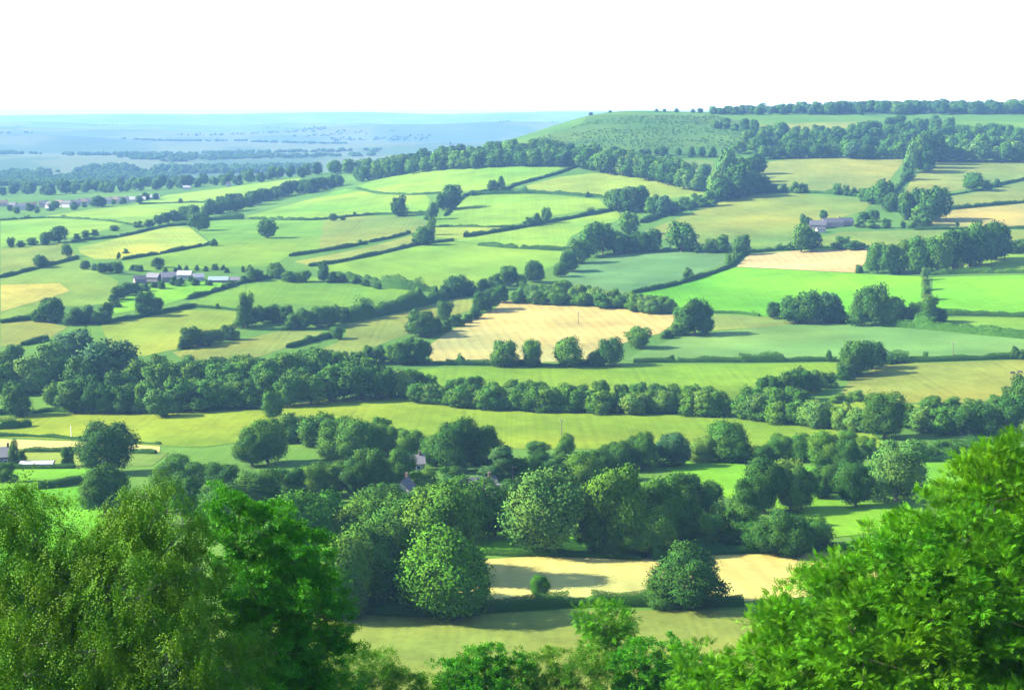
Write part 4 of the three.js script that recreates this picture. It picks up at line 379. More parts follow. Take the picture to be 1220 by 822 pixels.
  ["ridge_tree","in the tree line along the ridge top","wood","trees in the tree line along the ridge top",[[265.3,2010.0,11.2,12.0,"r","m"],[272.9,2017.9,8.7,7.9,"t","u"],[273.4,2008.9,8.6,7.6,"r","u"],[273.6,1997.7,9.4,10.0,"r","u"],[285.6,2031.8,9.6,9.0,"r","d"],[281.9,2014.6,9.5,9.8,"r","d"],[285.1,2014.0,11.9,13.5,"r","u"],[291.5,1997.3,11.0,13.1,"r","d"],[301.7,2041.0,9.2,8.6,"r","m"],[301.6,2047.0,9.7,10.8,"r","d"],[305.5,2026.8,12.2,10.3,"r","u"],[302.5,1997.5,9.2,9.5,"r","u"],[312.2,2024.1,12.8,10.7,"t","u"],[315.5,2020.2,12.2,10.2,"r","u"],[321.5,2028.6,10.2,8.6,"r","d"],[318.0,2013.9,11.8,11.0,"r","d"],[321.8,1997.9,10.7,12.6,"r","m"],[336.1,2064.2,14.2,15.5,"t","u"],[327.5,2001.6,10.2,8.4,"t","u"],[338.5,2047.1,10.5,9.1,"r","d"],[342.2,2038.7,10.7,11.0,"r","d"],[342.7,2010.2,11.4,12.6,"t","u"],[354.6,2052.5,11.0,10.2,"r","d"],[353.7,2049.1,11.4,10.5,"r","m"],[352.7,2007.8,12.1,14.2,"r","d"],[353.8,2012.1,14.1,15.1,"r","m"],[361.4,2009.3,15.4,16.5,"t","d"],[374.1,2050.4,13.7,13.7,"r","d"],[374.1,2039.5,12.2,12.9,"r","m"],[374.4,2045.2,13.0,11.3,"r","u"],[379.8,2029.7,12.8,13.7,"r","d"],[387.8,2053.3,15.9,16.5,"r","m"],[391.4,2049.9,16.4,15.1,"t","u"],[391.9,2039.3,12.2,13.5,"r","d"],[392.2,2036.1,14.8,17.0,"t","u"],[392.9,1998.5,15.4,14.7,"t","u"],[399.8,2019.0,14.1,16.6,"r","u"],[409.0,2050.4,16.0,18.6,"r","m"],[404.0,2029.2,12.3,10.4,"r","m"],[407.7,2016.0,13.1,13.3,"r","m"],[413.7,2027.6,12.7,11.8,"r","d"],[419.0,2025.9,16.5,18.5,"r","d"],[416.7,1997.9,17.3,15.1,"r","m"],[426.9,2020.4,14.0,16.2,"t","m"],[425.6,2017.3,17.8,19.9,"t","d"],[442.7,2062.8,15.3,12.3,"r","d"],[439.2,2026.8,17.5,15.8,"r","u"],[438.7,2033.7,17.9,18.0,"r","d"],[453.2,2057.6,16.9,14.1,"t","m"],[454.7,2062.0,15.2,16.2,"t","u"],[451.2,2031.6,16.8,19.5,"r","m"],[461.9,2063.3,13.4,15.2,"t","d"],[458.6,2026.3,17.2,19.9,"t","u"],[456.9,1997.5,14.5,12.4,"r","d"],[471.0,2059.3,16.0,19.2,"r","u"],[478.5,2063.8,16.8,15.1,"t","d"],[481.0,2063.5,16.9,19.0,"t","u"],[484.2,2062.4,17.3,18.6,"r","m"],[480.1,2035.3,17.8,19.8,"r","d"],[487.9,2051.5,13.4,12.4,"t","d"],[496.6,2058.5,16.6,19.7,"r","u"],[486.8,2016.7,18.3,16.1,"r","m"],[498.3,2042.7,15.1,14.0,"r","m"],[504.2,2059.8,16.8,16.8,"r","u"],[507.7,2057.5,13.3,12.2,"t","m"],[514.0,2054.4,15.5,12.9,"r","m"],[510.2,2022.7,17.6,20.1,"r","m"],[505.2,1995.8,15.8,17.0,"r","m"],[516.1,2020.2,18.6,21.5,"t","d"],[526.5,2042.5,15.5,17.4,"r","m"],[517.2,2007.3,17.0,18.6,"r","m"],[536.3,2060.8,17.6,16.5,"r","m"],[531.9,2019.5,14.0,16.1,"t","u"],[539.6,2041.9,18.4,15.7,"r","u"],[535.5,2023.9,15.9,18.1,"t","d"],[542.4,2023.3,16.3,14.8,"t","d"],[548.2,2042.0,17.5,17.5,"r","d"],[558.8,2052.5,17.0,19.6,"r","u"],[560.0,2044.3,16.7,15.2,"r","u"],[559.3,2030.6,16.6,19.3,"r","d"],[562.5,2034.8,18.3,15.2,"r","u"],[558.5,2003.5,18.4,16.3,"r","u"],[570.1,2026.3,16.0,19.0,"t","u"],[564.5,1997.3,15.9,15.7,"r","d"],[584.1,2060.5,19.0,19.2,"r","d"],[587.3,2052.4,14.9,17.7,"t","u"],[580.0,2010.6,13.9,15.7,"r","m"],[596.2,2061.8,14.9,12.4,"r","m"],[600.0,2061.8,15.7,16.8,"r","m"],[594.8,2018.1,18.8,15.6,"r","u"],[595.5,2026.8,17.1,18.5,"r","d"],[595.1,2008.3,15.3,14.0,"r","d"],[608.1,2031.1,15.7,13.8,"t","u"],[603.0,2013.6,16.3,17.6,"r","u"],[605.4,1996.6,17.2,18.0,"r","d"],[614.5,2024.3,18.0,19.0,"t","u"],[622.4,2034.0,16.9,17.3,"r","m"],[613.5,1998.1,13.9,13.1,"r","u"],[619.4,2002.2,13.6,11.7,"r","m"],[644.3,2058.8,18.1,18.0,"r","d"],[630.4,2012.6,15.3,14.4,"t","d"],[635.5,2008.5,14.6,16.5,"t","m"],[649.9,2045.8,14.2,16.5,"r","d"],[635.7,2002.8,17.3,17.5,"r","d"],[663.1,2063.1,13.9,15.5,"r","u"],[644.6,2000.0,14.9,15.6,"r","m"],[668.7,2058.3,13.4,11.8,"r","m"],[654.8,2001.9,18.2,21.4,"r","m"],[675.2,2059.4,17.5,20.5,"r","u"],[660.0,1998.8,15.8,15.1,"t","u"],[680.8,2045.2,16.1,18.6,"t","d"],[673.6,2029.9,15.5,16.7,"r","d"],[685.9,2050.2,18.3,19.3,"t","u"],[670.9,2001.6,18.8,21.1,"r","m"],[678.1,2011.8,18.6,16.6,"t","d"],[697.1,2039.7,18.9,17.1,"r","m"],[697.5,2048.0,14.0,16.6,"t","d"],[703.5,2051.5,14.4,14.4,"r","u"],[713.3,2057.3,19.0,15.2,"r","u"],[696.5,2001.0,16.4,17.2,"t","d"],[714.6,2041.3,17.1,16.8,"t","d"],[706.2,2009.6,14.3,14.3,"r","d"],[717.8,2040.5,14.6,14.2,"r","u"],[724.7,2033.2,15.5,12.9,"t","d"],[735.1,2054.4,14.1,13.3,"r","m"]]],
  ["ridge_tree","the bushes on the bare brow","row","trees the bushes on the bare brow",[[105.3,2040,4.6,6.0,"b","d"],[131.1,2040,3.4,4.5,"b","d"],[192.8,2040,4.6,6.0,"b","d"],[204.0,2040,4.6,6.0,"b","d"],[219.7,2040,5.8,7.5,"b","d"],[242.1,2040,5.8,7.5,"b","d"],[251.0,2040,6.9,9.0,"b","d"],[282.4,2040,5.8,7.5,"b","d"]]],
  ["valley_tree","the clump beside the white shed","row","trees the clump beside the white shed",[[-140.2,408.5,6.3,6.3,"b","m"],[-151.2,447.3,9.0,3.2,"t","p"],[-149.0,446.8,5.3,3.7,"b","d"],[-133.7,443.2,6.8,4.2,"b","d"]]],
  ["valley_tree","broad dark oak standing by the pale hay ribbon","one","trees broad dark oak standing by the pale hay ribbon",[[-116.1,422.2,16.2,15.7,"r","d"]]],
  ["valley_tree","dark shrubby tree below the broad dark oak","one","trees dark shrubby tree below the broad dark oak",[[-95.5,344.3,12.4,12.0,"r","d"]]],
  ["valley_tree","the belt behind the village roofs","row","trees the belt behind the village roofs",[[-76.1,431.6,11.3,10.8,"r","d"],[-72.8,438.4,15.0,14.0,"r","m"],[-72.4,481.3,10.9,9.8,"w","p"],[-63.9,473.1,10.7,10.7,"w","m"],[-60.5,479.8,10.9,9.2,"w","m"],[-53.5,448.4,13.2,12.7,"r","m"],[-45.2,441.9,14.0,14.0,"r","m"],[-42.5,483.5,8.7,8.2,"w","m"],[-37.6,446.6,11.1,11.1,"r","m"],[-30.1,440.5,9.9,8.9,"b","m"],[-21.8,425.3,10.5,9.6,"b","m"],[-15.3,414.3,16.7,13.5,"r","d"],[-8.3,417.5,13.6,11.7,"r","d"]]],
  ["valley_tree","the round-topped row before the village","row","trees the round-topped row before the village",[[-87.9,380.6,10.1,11.0,"r","m"],[-75.9,344.6,9.9,11.1,"r","d"],[-80.9,381.1,8.7,10.9,"w","m"],[-66.7,333.1,9.5,11.4,"r","m"],[-72.9,370.5,8.5,10.6,"r","d"],[-59.5,341.3,11.7,12.8,"r","d"],[-53.8,355.3,9.7,10.1,"r","d"],[-50.1,366.0,9.5,9.1,"r","m"],[-45.3,368.8,9.6,9.2,"r","m"],[-38.7,366.0,10.7,9.9,"r","d"],[-34.7,368.9,13.7,11.2,"r","d"],[-29.6,384.1,10.8,9.5,"r","m"]]],
  ["valley_tree","blue-green tiered cedar beside the village roofs","one","trees blue-green tiered cedar beside the village roofs",[[-1.7,369.6,12.9,11.6,"c","u"]]],
  ["valley_tree","the village hedges","row","trees the village hedges",[[-28.9,341.3,7.7,7.7,"r","m"],[-20.5,341.5,7.7,8.4,"r","m"],[-22.1,369.2,7.5,8.3,"b","m"],[-14.9,348.6,7.0,7.8,"r","d"],[-15.0,376.6,7.2,8.5,"b","d"],[-7.4,341.8,5.8,6.9,"b","d"],[0.4,342.0,8.4,8.4,"r","d"],[3.2,369.6,10.4,9.1,"r","d"],[6.9,403.1,7.7,8.1,"r","d"],[7.6,443.1,5.5,7.5,"b","m"],[10.5,369.7,9.1,9.1,"r","d"],[13.9,406.1,6.8,7.8,"b","d"],[16.7,451.4,6.6,6.6,"b","m"],[18.1,372.4,11.3,10.9,"r","m"],[23.0,396.0,8.9,8.9,"r","d"],[29.3,411.8,9.3,9.3,"r","d"],[32.4,421.7,8.1,9.5,"w","m"],[36.6,414.6,11.7,8.9,"r","d"],[45.5,420.5,10.4,10.4,"w","u"]]],
  ["valley_tree","the loose row beyond the bright valley pasture","row","trees the loose row beyond the bright valley pasture",[[51.8,433.5,3.4,7.3,"b","m"],[55.5,427.9,8.2,8.2,"w","p"],[62.7,430.4,12.7,13.7,"w","m"],[66.4,424.7,7.2,7.2,"b","d"],[71.2,424.1,5.8,7.2,"b","d"],[76.7,426.6,8.8,9.2,"r","m"],[84.2,425.4,8.8,8.8,"w","m"],[87.2,408.6,11.7,10.3,"r","m"],[103.4,457.5,5.3,6.8,"b","m"],[92.6,404.7,10.2,8.4,"r","d"],[102.8,430.5,6.5,8.4,"b","m"],[115.9,423.0,6.4,10.8,"b","m"],[126.0,426.1,6.0,11.0,"b","d"],[131.4,420.2,7.4,9.9,"b","d"]]],
  ["valley_tree","broad pale-crowned tree behind the pale hay field","one","trees broad pale-crowned tree behind the pale hay field",[[6.8,296.3,18.6,17.3,"r","p"]]],
  ["valley_tree","the clump behind the oak","row","trees the clump behind the oak",[[16.7,296.4,11.7,8.3,"r","d"],[21.4,298.0,18.8,14.4,"r","m"],[22.7,293.2,7.3,8.3,"b","d"],[27.9,294.8,11.0,11.0,"r","m"],[31.5,304.7,15.8,11.3,"r","m"],[39.5,342.2,10.8,10.8,"r","d"],[35.6,303.0,10.3,8.6,"r","d"],[39.3,300.4,8.5,7.5,"b","m"],[46.3,344.4,7.8,8.6,"b","m"],[43.3,304.7,10.0,6.2,"t","p"]]],
  ["valley_tree","the dark row across the bright pasture","row","trees the dark row across the bright pasture",[[47.2,304.6,9.3,10.4,"b","d"],[52.5,325.0,12.2,9.2,"r","d"],[58.6,341.8,14.0,10.5,"r","d"],[51.1,296.4,7.8,10.1,"b","d"],[55.6,293.2,10.0,10.0,"r","d"],[65.7,346.1,13.4,9.1,"r","p"],[68.2,345.9,11.1,7.9,"r","d"],[61.2,300.4,7.6,8.6,"b","m"],[77.5,362.0,9.1,8.3,"b","d"]]],
  ["valley_tree","large pale-crowned tree with a dark side above the foreground ash","one","trees large pale-crowned tree with a dark side above the foreground ash",[[93.1,355.8,16.5,15.3,"r","p"]]],
  ["valley_tree","upright dark tree beside the large pale-crowned one","one","trees upright dark tree beside the large pale-crowned one",[[81.9,349.7,11.7,8.9,"r","d"]]],
  ["valley_tree","big round lit tree at the corner of the pale hay field","one","trees big round lit tree at the corner of the pale hay field",[[-11.8,246.5,17.7,16.6,"o","g"]]],
  ["valley_tree","the trees behind the big round corner tree","row","trees the trees behind the big round corner tree",[[-47.4,300.4,10.2,10.2,"r","d"],[-41.2,281.2,16.6,13.4,"r","g"],[-36.1,292.3,14.2,11.6,"r","g"],[-30.0,247.2,15.4,13.1,"o","m"],[-29.8,288.5,14.6,13.0,"r","m"],[-26.1,254.4,16.6,13.8,"o","m"],[-27.8,313.2,11.6,12.4,"r","d"],[-20.8,257.9,16.3,11.6,"o","d"],[-22.6,281.2,15.8,14.2,"r","m"],[-21.5,313.3,10.6,10.6,"r","d"],[-14.2,274.2,20.0,14.8,"r","m"],[-8.5,308.0,14.9,14.5,"r","m"],[-3.6,313.4,9.5,9.5,"r","d"]]],
  ["valley_tree","round oak standing on the pale hay field hedge","one","trees round oak standing on the pale hay field hedge",[[31.0,253.2,12.0,12.9,"r","d"]]],
  ["valley_tree","low bush at the foot of the hedge oak","one","trees low bush at the foot of the hedge oak",[[26.0,253.2,5.4,7.1,"b","d"]]],
  ["valley_tree","small lone bushy tree on the pale hay field","one","trees small lone bushy tree on the pale hay field",[[5.2,258.9,4.9,3.5,"r","g"]]]
];
const near = [
  ["ash_tree","tall bright green foreground ash with leafy arching sprays","tree","ash",30,18.4,57,[[17.84,100.72,55,1.7],[18.74,99.23,54,2.3],[16.12,99.36,53,1.8],[18.82,101.37,57,1.1],[19.93,101.87,57,1.1],[17.7,101.44,56,0.7],[14.2,99.2,52,1.4],[15.01,97.98,51,2.1],[17.09,97.67,51,2.3],[19.97,96.65,54,3],[18.02,97.03,58,2.3],[19.57,92.87,57,3],[16.31,95.29,50,2.4],[14.25,95.59,50,2.2],[18.08,94.67,50,2.6],[17.1,91.05,54,3],[20.86,100.11,58,1.8],[22.28,97.68,57,3.2],[14.2,98.94,55,0.9]]],
  ["ash_tree","lower bushy foreground ash leaning beside the tall one","tree","ash",30,12.0,54,[[12.01,97.58,52,1.6],[13.74,98.04,53,1.3],[10.72,96.93,53,1.1],[12.12,98.2,54,0.8],[9.95,96.01,52,1.4],[12.18,96.59,50,2.0],[8.92,94.91,52,1.2],[9.83,96.59,54,0.7],[10.35,94.77,50,1.8],[8.2,93.64,52,1.2],[13.13,94.61,50,2.0],[7.71,94.36,53,0.7],[12.06,93.19,56,2.2],[14.59,95.23,56,2.2],[12.1,92.15,53,2.4],[9.16,92.05,54,2],[7.12,94.18,52,0.9]]],
  ["birch_tree","feathery olive-green foreground birch with drooping twigs","tree","birch",40,-18.4,62,[[-19.6,97.83,60,1.7],[-20.4,99.07,60,1.0],[-17.48,96.72,59,1.9],[-19.08,95.64,58,2.2],[-22.03,97.48,60,2],[-15.82,97.83,60,1.5],[-14.57,99.07,60,1.3],[-15.55,99.12,60.5,0.9],[-13.4,98.36,60,0.9],[-13.28,96.59,60,1.3],[-14.71,96.33,58,2.1],[-16.52,94.26,57,2.2],[-19.22,93.22,57,2.3],[-13.56,93.91,57,2.2],[-11.62,93.19,58,1.8],[-17.41,95.1,63,2.2],[-19.75,92.81,62,2.6],[-14.91,93.97,63,2.2],[-16.26,91.07,58,2.6],[-12.88,90.71,58,2.4],[-21.51,94.24,59,2.4],[-20.0,90.71,58,2.6]]],
  ["lime_tree","bright green round foreground tree behind the feathery birch","tree","lime",30,-11.6,70,[[-12.78,96.5,66,1.4],[-11.27,96.35,66,1.5],[-9.86,95.22,66,1.4],[-12.45,97.09,67,0.8],[-11.61,94.16,65,1.8],[-9.75,93.38,65,1.7],[-8.58,92.65,66,1.2],[-10.39,91.59,64,1.9],[-8.81,90.66,66,1.3],[-12.22,91.86,66,1.8],[-10.34,92.88,69,2],[-10.98,89.37,65,2],[-9.03,88.86,66,1.6],[-8.28,91.28,66.5,0.8],[-11.96,87.36,66,2.4],[-9.27,86.95,66,2]]],
  ["young_tree","slender young tree poking above the foreground bushes","tree","ash",22,6.4,100,[[6.35,80.82,98,1.5],[5.38,81.11,98,0.9],[7.48,80.99,98,0.9],[6.82,79.63,98,1.2],[5.79,79.63,98,1.0]]],
  ["shrub","dark leafy shrub below the slender young tree","shrub","lime",30,8.6,91,[[8.36,81.16,90,1.3],[9.77,81.06,91,1.2],[7.86,79.79,90,1.4],[9.95,79.79,90,1.5],[8.93,78.41,90,1.6],[7.06,80.61,90,1.0]]],
  ["shrub","dense dark shrub among pale bushes at the meadow edge","shrub","lime",30,-2.1,90,[[-2.62,80.61,90,1.2],[-1.05,81.16,90,1.0],[-3.93,80.17,90,1.0],[0.0,80.06,90,1.3],[-1.81,79.64,89,1.5],[-3.41,78.69,90,1.3],[-0.52,78.82,89,1.6]]],
  ["shrub","pale yellow-green shrub between two darker shrubs","shrub","pale",30,2.3,90,[[1.85,80.23,91,1.3],[3.44,80.5,91,1.2],[0.79,79.79,90,1.2],[4.19,79.79,90,1.4],[2.36,78.96,90,1.6],[5.29,80.78,91,1.1],[6.02,79.79,90,1.2]]],
  ["shrub","pale willowy shrub beside the round foreground tree","shrub","pale",30,-8.2,84,[[-9.03,82.9,84,1.2],[-7.57,82.65,84,1.2],[-9.9,82.53,83,1.2],[-6.6,81.88,84,1.2],[-8.32,81.37,84,1.5],[-5.45,80.86,85,1.1],[-10.12,83.79,83,0.9]]],
  ["shrub","leafy shrub tucked against the lower foreground ash","shrub","ash",30,10.3,82,[[10.25,83.67,82,1.1],[11.19,84.17,82,1.1],[11.55,83.31,81,1.3],[10.28,82.17,82,1.4],[12.44,81.67,82,1.4]]]
];
const misc = {
  houses: [["white house first from the sunward end of the distant village",-569.1,1691.6,10,7,4.6,0.2624206490495766,"cream","tile",0,0.38],["white house second from the sunward end of the distant village",-538.3,1631.9,9,7,4.6,-0.3521770053048737,"white","slate",0,0.38],["white house third from the sunward end of the distant village",-520.2,1609.2,9,7,4.6,0.1064272267836206,"white","slate",0,0.38],["white house fourth from the sunward end of the distant village",-514.0,1620.8,9,7,4.6,0.4785695026431519,"white","tile",0,0.38],["white house fifth from the sunward end of the distant village",-511.0,1649.2,9,7,4.6,0.2687901049258402,"cream","slate",0,0.38],["white house sixth from the sunward end of the distant village",-496.0,1626.8,10,7,4.6,-0.49305611045022113,"white","slate",0,0.38],["white house seventh from the sunward end of the distant village",-495.9,1656.8,11,7,4.6,-0.4250045862529408,"white","tile",0,0.38],["white house eighth from the sunward end of the distant village",-479.8,1633.4,10,7,4.6,-0.3863304579043624,"white","slate",0,0.38],["white house ninth from the sunward end of the distant village",-474.2,1645.4,9,7,4.6,0.192462531979121,"cream","slate",0,0.38],["white house tenth from the sunward end of the distant village",-473.3,1667.9,11,7,4.6,0.09876446585269338,"white","tile",0,0.38],["white house eleventh from the sunward end of the distant village",-469.6,1681.4,10,7,4.6,0.02012499708961557,"white","slate",0,0.38],["white house twelfth from the sunward end of the distant village",-447.9,1676.9,9,7,4.6,-0.04437667143545865,"white","slate",0,0.38],["white house thirteenth from the sunward end of the distant village",-442.7,1689.3,11,7,4.6,-0.09260692504203083,"cream","tile",0,0.38],["white house fourteenth from the sunward end of the distant village",-431.7,1682.9,10,7,4.6,0.11102056186282538,"white","slate",0,0.38],["pale long shed on the edge of the distant village",-426.2,1709.8,24,8,3,0.1,"white","pale",0,0.38],["low pale shed behind the distant village pasture",-416.4,1740.2,22,8,3,0.1,"white","pale",0,0.38],["tiny white hut below the hazy tree belt",-408.0,1900.2,9,6,3.5,0.2,"white","pale",0,0.38],["small white cottage under the hazy tree belt",-356.1,1904.4,6,5,3.5,0.2,"white","slate",0,0.38],["slate-roofed farm shed at the spinney end of the farmyard",-229.9,927.1,7,5,2.8,0.5,"grey","slate",0,0.38],["lilac-roofed farm barn behind dark bushes",-222.7,934.0,8,6,3,-0.3,"grey","lilac",0,0.38],["broad pale-roofed farm barn at the middle of the yard",-213.9,934.2,9,7,3.2,0.4,"grey","lilac",0,0.38],["brightest white-roofed farm shed",-205.7,944.7,9,6,3,-0.1,"white","pale",0,0.38],["small white farm shed beside the brightest barn",-195.9,938.1,6,5,2.6,0.5,"white","pale",0,0.38],["long low sky-blue polythene shed on the farm",-182.1,931.8,12,5,1.8,0.05,"grey","sky",0,0.38],["low timber shed at the end of the farmyard",-170.3,932.3,9,4,1.8,0.1,"grey","lilac",0,0.38],["slate-roofed farmhouse on the upper slope",238.7,1125.1,15,8,4,0.12,"pinkish","slate",3,0.38],["slate barn adjoining the upper slope farmhouse",227.0,1119.7,12,8,3.4,-0.25,"grey","slate",0,0.38],["pale-walled barn at the far end of the upper farm",249.9,1130.9,10,7,3.2,0.3,"pinkish","slate",0,0.38],["small white outbuilding before the upper farm",224.5,1097.9,6,5,2.8,0.1,"white","slate",0,0.38],["white gabled cottage peeping from the valley trees",-25.8,353.2,5,5,4,1.35,"white","slate",1,0.55],["slate-roofed house among the valley trees beside the cedar",-9.0,358.7,10,6,4.2,0.2,"cream","slate",3,0.38],["low white-walled house before the cedar",-3.7,356.3,7,5,3.2,0.1,"white","pale",2,0.38],["pale-roofed cottage half hidden in the valley trees",-28.6,418.5,7,5,2.8,0.2,"cream","lilac",2,0.38],["grey-lilac house at the edge of the green paddock",-156.2,448.5,8,6,4.2,0.3,"grey","lilac",2,0.38],["long low white shed beside the green paddock",-143.5,445.5,9.5,3.6,1.7,0.04,"white","pale",0,0.15]],
  poles: [["wooden utility pole in front of the riverside wood",-161.0,562.3,9],["short pale post in the sunlit meadow",-151.9,509.1,4],["wooden utility pole in the river meadow",16.4,488.6,6],["wooden pole rising from the wide blue-green crop",193.8,654.7,6],["wooden pole standing in the golden hay field",34.7,782.7,6.5],["wooden utility pole beside the cedar",0.2,366.8,8]],
  cattle: [["dark cow grazing beside its companion in the buff field",203.9,605.8,0.3],["dark cow grazing near the field edge in the buff field",207.4,607.1,2.6]],
  scrub: [[-9.7,1751.4],[40.6,1846.1],[95.4,1928.4],[161.1,1954.9],[259.9,1971.2],[296.7,1829.1],[252.6,1607.4],[79.6,1602.9],[8.9,1620.2]]
};

// ------------------------------------------------------------------ helpers
let seed = 12345;
const rand = () => { seed = (seed + 0x6D2B79F5) | 0; let t = Math.imul(seed ^ (seed >>> 15), 1 | seed); t = (t + Math.imul(t ^ (t >>> 7), 61 | t)) ^ t; return ((t ^ (t >>> 14)) >>> 0) / 4294967296; };
const between = (a, b) => a + (b - a) * rand();
const smooth = (a, b, v) => { const t = Math.min(1, Math.max(0, (v - a) / (b - a))); return t * t * (3 - 2 * t); };
const hash = (i, j, k = 0) => { let h = Math.imul(i, 374761393) + Math.imul(j, 668265263) + Math.imul(k, 1274126177) | 0; h = Math.imul(h ^ (h >>> 13), 1274126177); return ((h ^ (h >>> 16)) >>> 0) / 4294967296; };
function noise(x, y, k = 0) {
  const i = Math.floor(x), j = Math.floor(y), u = x - i, v = y - j, s = u * u * (3 - 2 * u), t = v * v * (3 - 2 * v);
  const a = hash(i, j, k), b = hash(i + 1, j, k), c = hash(i, j + 1, k), d = hash(i + 1, j + 1, k);
  return a + (b - a) * s + (c - a) * t + (a - b - c + d) * s * t;
}
const fbm = (x, y, k = 0) => 0.5 * noise(x, y, k) + 0.28 * noise(x * 2.1 + 7, y * 2.1, k + 1) + 0.15 * noise(x * 4.3, y * 4.3 + 3, k + 2) + 0.07 * noise(x * 9.1, y * 9.1, k + 3);
function noise3(x, y, z) { const k = Math.floor(z), w = z - k, s = w * w * (3 - 2 * w); return noise(x, y, k) * (1 - s) + noise(x, y, k + 1) * s; }

function nearHeight(x, d) {
  let h = plane[0] + plane[1] * x / 1000 + plane[2] * d / 1000;
  for (const [px, pd, w] of terrain) { const a = (x - px) / 1000, b = (d - pd) / 1000, r = a * a + b * b; if (r > 1e-9) h += w * 0.5 * r * Math.log(r); }
  return h;
}
function farHeight(x, d) { // plain, then rolling ridges up to the skyline
  const roll = (fbm(x / 1500, d / 900, 20) - 0.5) * 2;
  const hill = (w, l, k) => Math.pow(noise(x / w, d / l, k), 1.6) + 0.25 * noise(x / w * 3, d / l * 3, k + 1);
  const crest = (at, deep, high) => high * Math.exp(-(((d - at - 500 * noise(x / 1900, at, 3)) / deep) ** 2)) * (0.35 + 0.85 * noise(x / (at * 0.22), at, 6) + 0.12 * noise(x / (at * 0.05), at, 7));
  const ridge = smooth(2900, 4000, d) * 30 * hill(900, 700, 5) + crest(4300, 420, 44) + crest(6000, 600, 70) + crest(8300, 900, 86) + crest(12200, 1600, 118);
  return EYE - 121 + 8 * roll * smooth(2400, 3400, d) + ridge;
}
function ground(x, d) {
  const t = smooth(2200, 3000, d);
  return (t < 1 ? nearHeight(x, d) * (1 - t) : 0) + (t > 0 ? farHeight(x, d) * t : 0);
}
const taken = {};
function numbered(name) { const n = taken[name] = (taken[name] ?? -1) + 1; return n ? name + '_' + String(n).padStart(3, '0') : name; }
function tag(o, label, category, group, kind) { o.userData.label = label; o.userData.category = category; if (group) o.userData.group = group; if (kind) o.userData.kind = kind; return o; }
function mesh(name, geometry, material, parent) { const m = new THREE.Mesh(geometry, material); m.name = name; m.castShadow = m.receiveShadow = true; parent.add(m); return m; }
const top = (name, geometry, material) => mesh(numbered(name), geometry, material, scene);
function thing(name, x, d, y = ground(x, d)) { const g = new THREE.Group(); g.name = numbered(name); g.position.set(x, y, -d); scene.add(g); return g; }
function geometry({ p, n, c, uv, i }) {
  const g = new THREE.BufferGeometry();
  g.setAttribute('position', new THREE.Float32BufferAttribute(p, 3));
  if (n) g.setAttribute('normal', new THREE.Float32BufferAttribute(n, 3));
  if (c) g.setAttribute('color', new THREE.Float32BufferAttribute(c, 3));
  if (uv) g.setAttribute('uv', new THREE.Float32BufferAttribute(uv, 2));
  if (i) g.setIndex(i);
  if (!n) g.computeVertexNormals();
  return g;
}
const rgb = (r, g, b) => new THREE.Color().setRGB(r, g, b);
function grain(size, f) { // tiling grey-scale texture, linear
  const data = new Uint8Array(size * size * 4);
  for (let y = 0; y < size; y++) for (let x = 0; x < size; x++) { const v = Math.round(255 * Math.min(1, Math.max(0, f(x / size, y / size)))), i = (y * size + x) * 4; data[i] = data[i + 1] = data[i + 2] = v; data[i + 3] = 255; }
  const t = new THREE.DataTexture(data, size, size); t.wrapS = t.wrapT = THREE.RepeatWrapping; t.magFilter = THREE.LinearFilter; t.needsUpdate = true; return t;
}
const tile = (x, y, n, k) => { // noise that wraps
  const i = Math.floor(x), j = Math.floor(y), u = x - i, v = y - j, s = u * u * (3 - 2 * u), t = v * v * (3 - 2 * v), m = (a) => ((a % n) + n) % n;
  const a = hash(m(i), m(j), k), b = hash(m(i + 1), m(j), k), c = hash(m(i), m(j + 1), k), d = hash(m(i + 1), m(j + 1), k);
  return a + (b - a) * s + (c - a) * t + (a - b - c + d) * s * t;
};
const streak = (x, y, k) => { const n = 48, i = Math.floor(x * n), u = x * n - i, t = u * u * (3 - 2 * u), a = hash(i % n, 0, k), b = hash((i + 1) % n, 0, k); return (a + (b - a) * t) * (0.5 + tile(x * 6, y * 6, 6, k + 1)); };
const speck = (x, y, k) => 0.3 * tile(x * 12, y * 12, 12, k) + 0.3 * tile(x * 36, y * 36, 36, k + 1) + 0.25 * tile(x * 90, y * 90, 90, k + 2) + 0.15 * tile(x * 240, y * 240, 240, k + 3);
const grains = [
  grain(512, (x, y) => 0.60 + 0.30 * speck(x, y, 31) + 0.10 * streak(x, y, 35)),
  grain(512, (x, y) => 0.46 + 0.42 * speck(x, y, 41) + 0.12 * streak(x, y, 45)),
  grain(512, (x, y) => 0.66 + 0.035 * Math.sin(x * Math.PI * 2 * 16 + 2 * tile(x * 3, y * 3, 3, 51)) * (0.4 + tile(x * 20, y * 8, 4, 52)) + 0.24 * speck(x, y, 53) - 0.16 * Math.max(0, 1 - Math.abs(((x * 2) % 1) - 0.5) * 60) - 0.16 * Math.max(0, 1 - Math.abs(((x * 2) % 1) - 0.58) * 60)),
  grain(512, (x, y) => 0.64 + 0.11 * Math.sin(x * Math.PI * 2 * 10 + 1.5 * tile(x * 4, y * 4, 4, 61)) * tile(x * 20, y * 4, 4, 62) + 0.28 * speck(x, y, 63)),
];

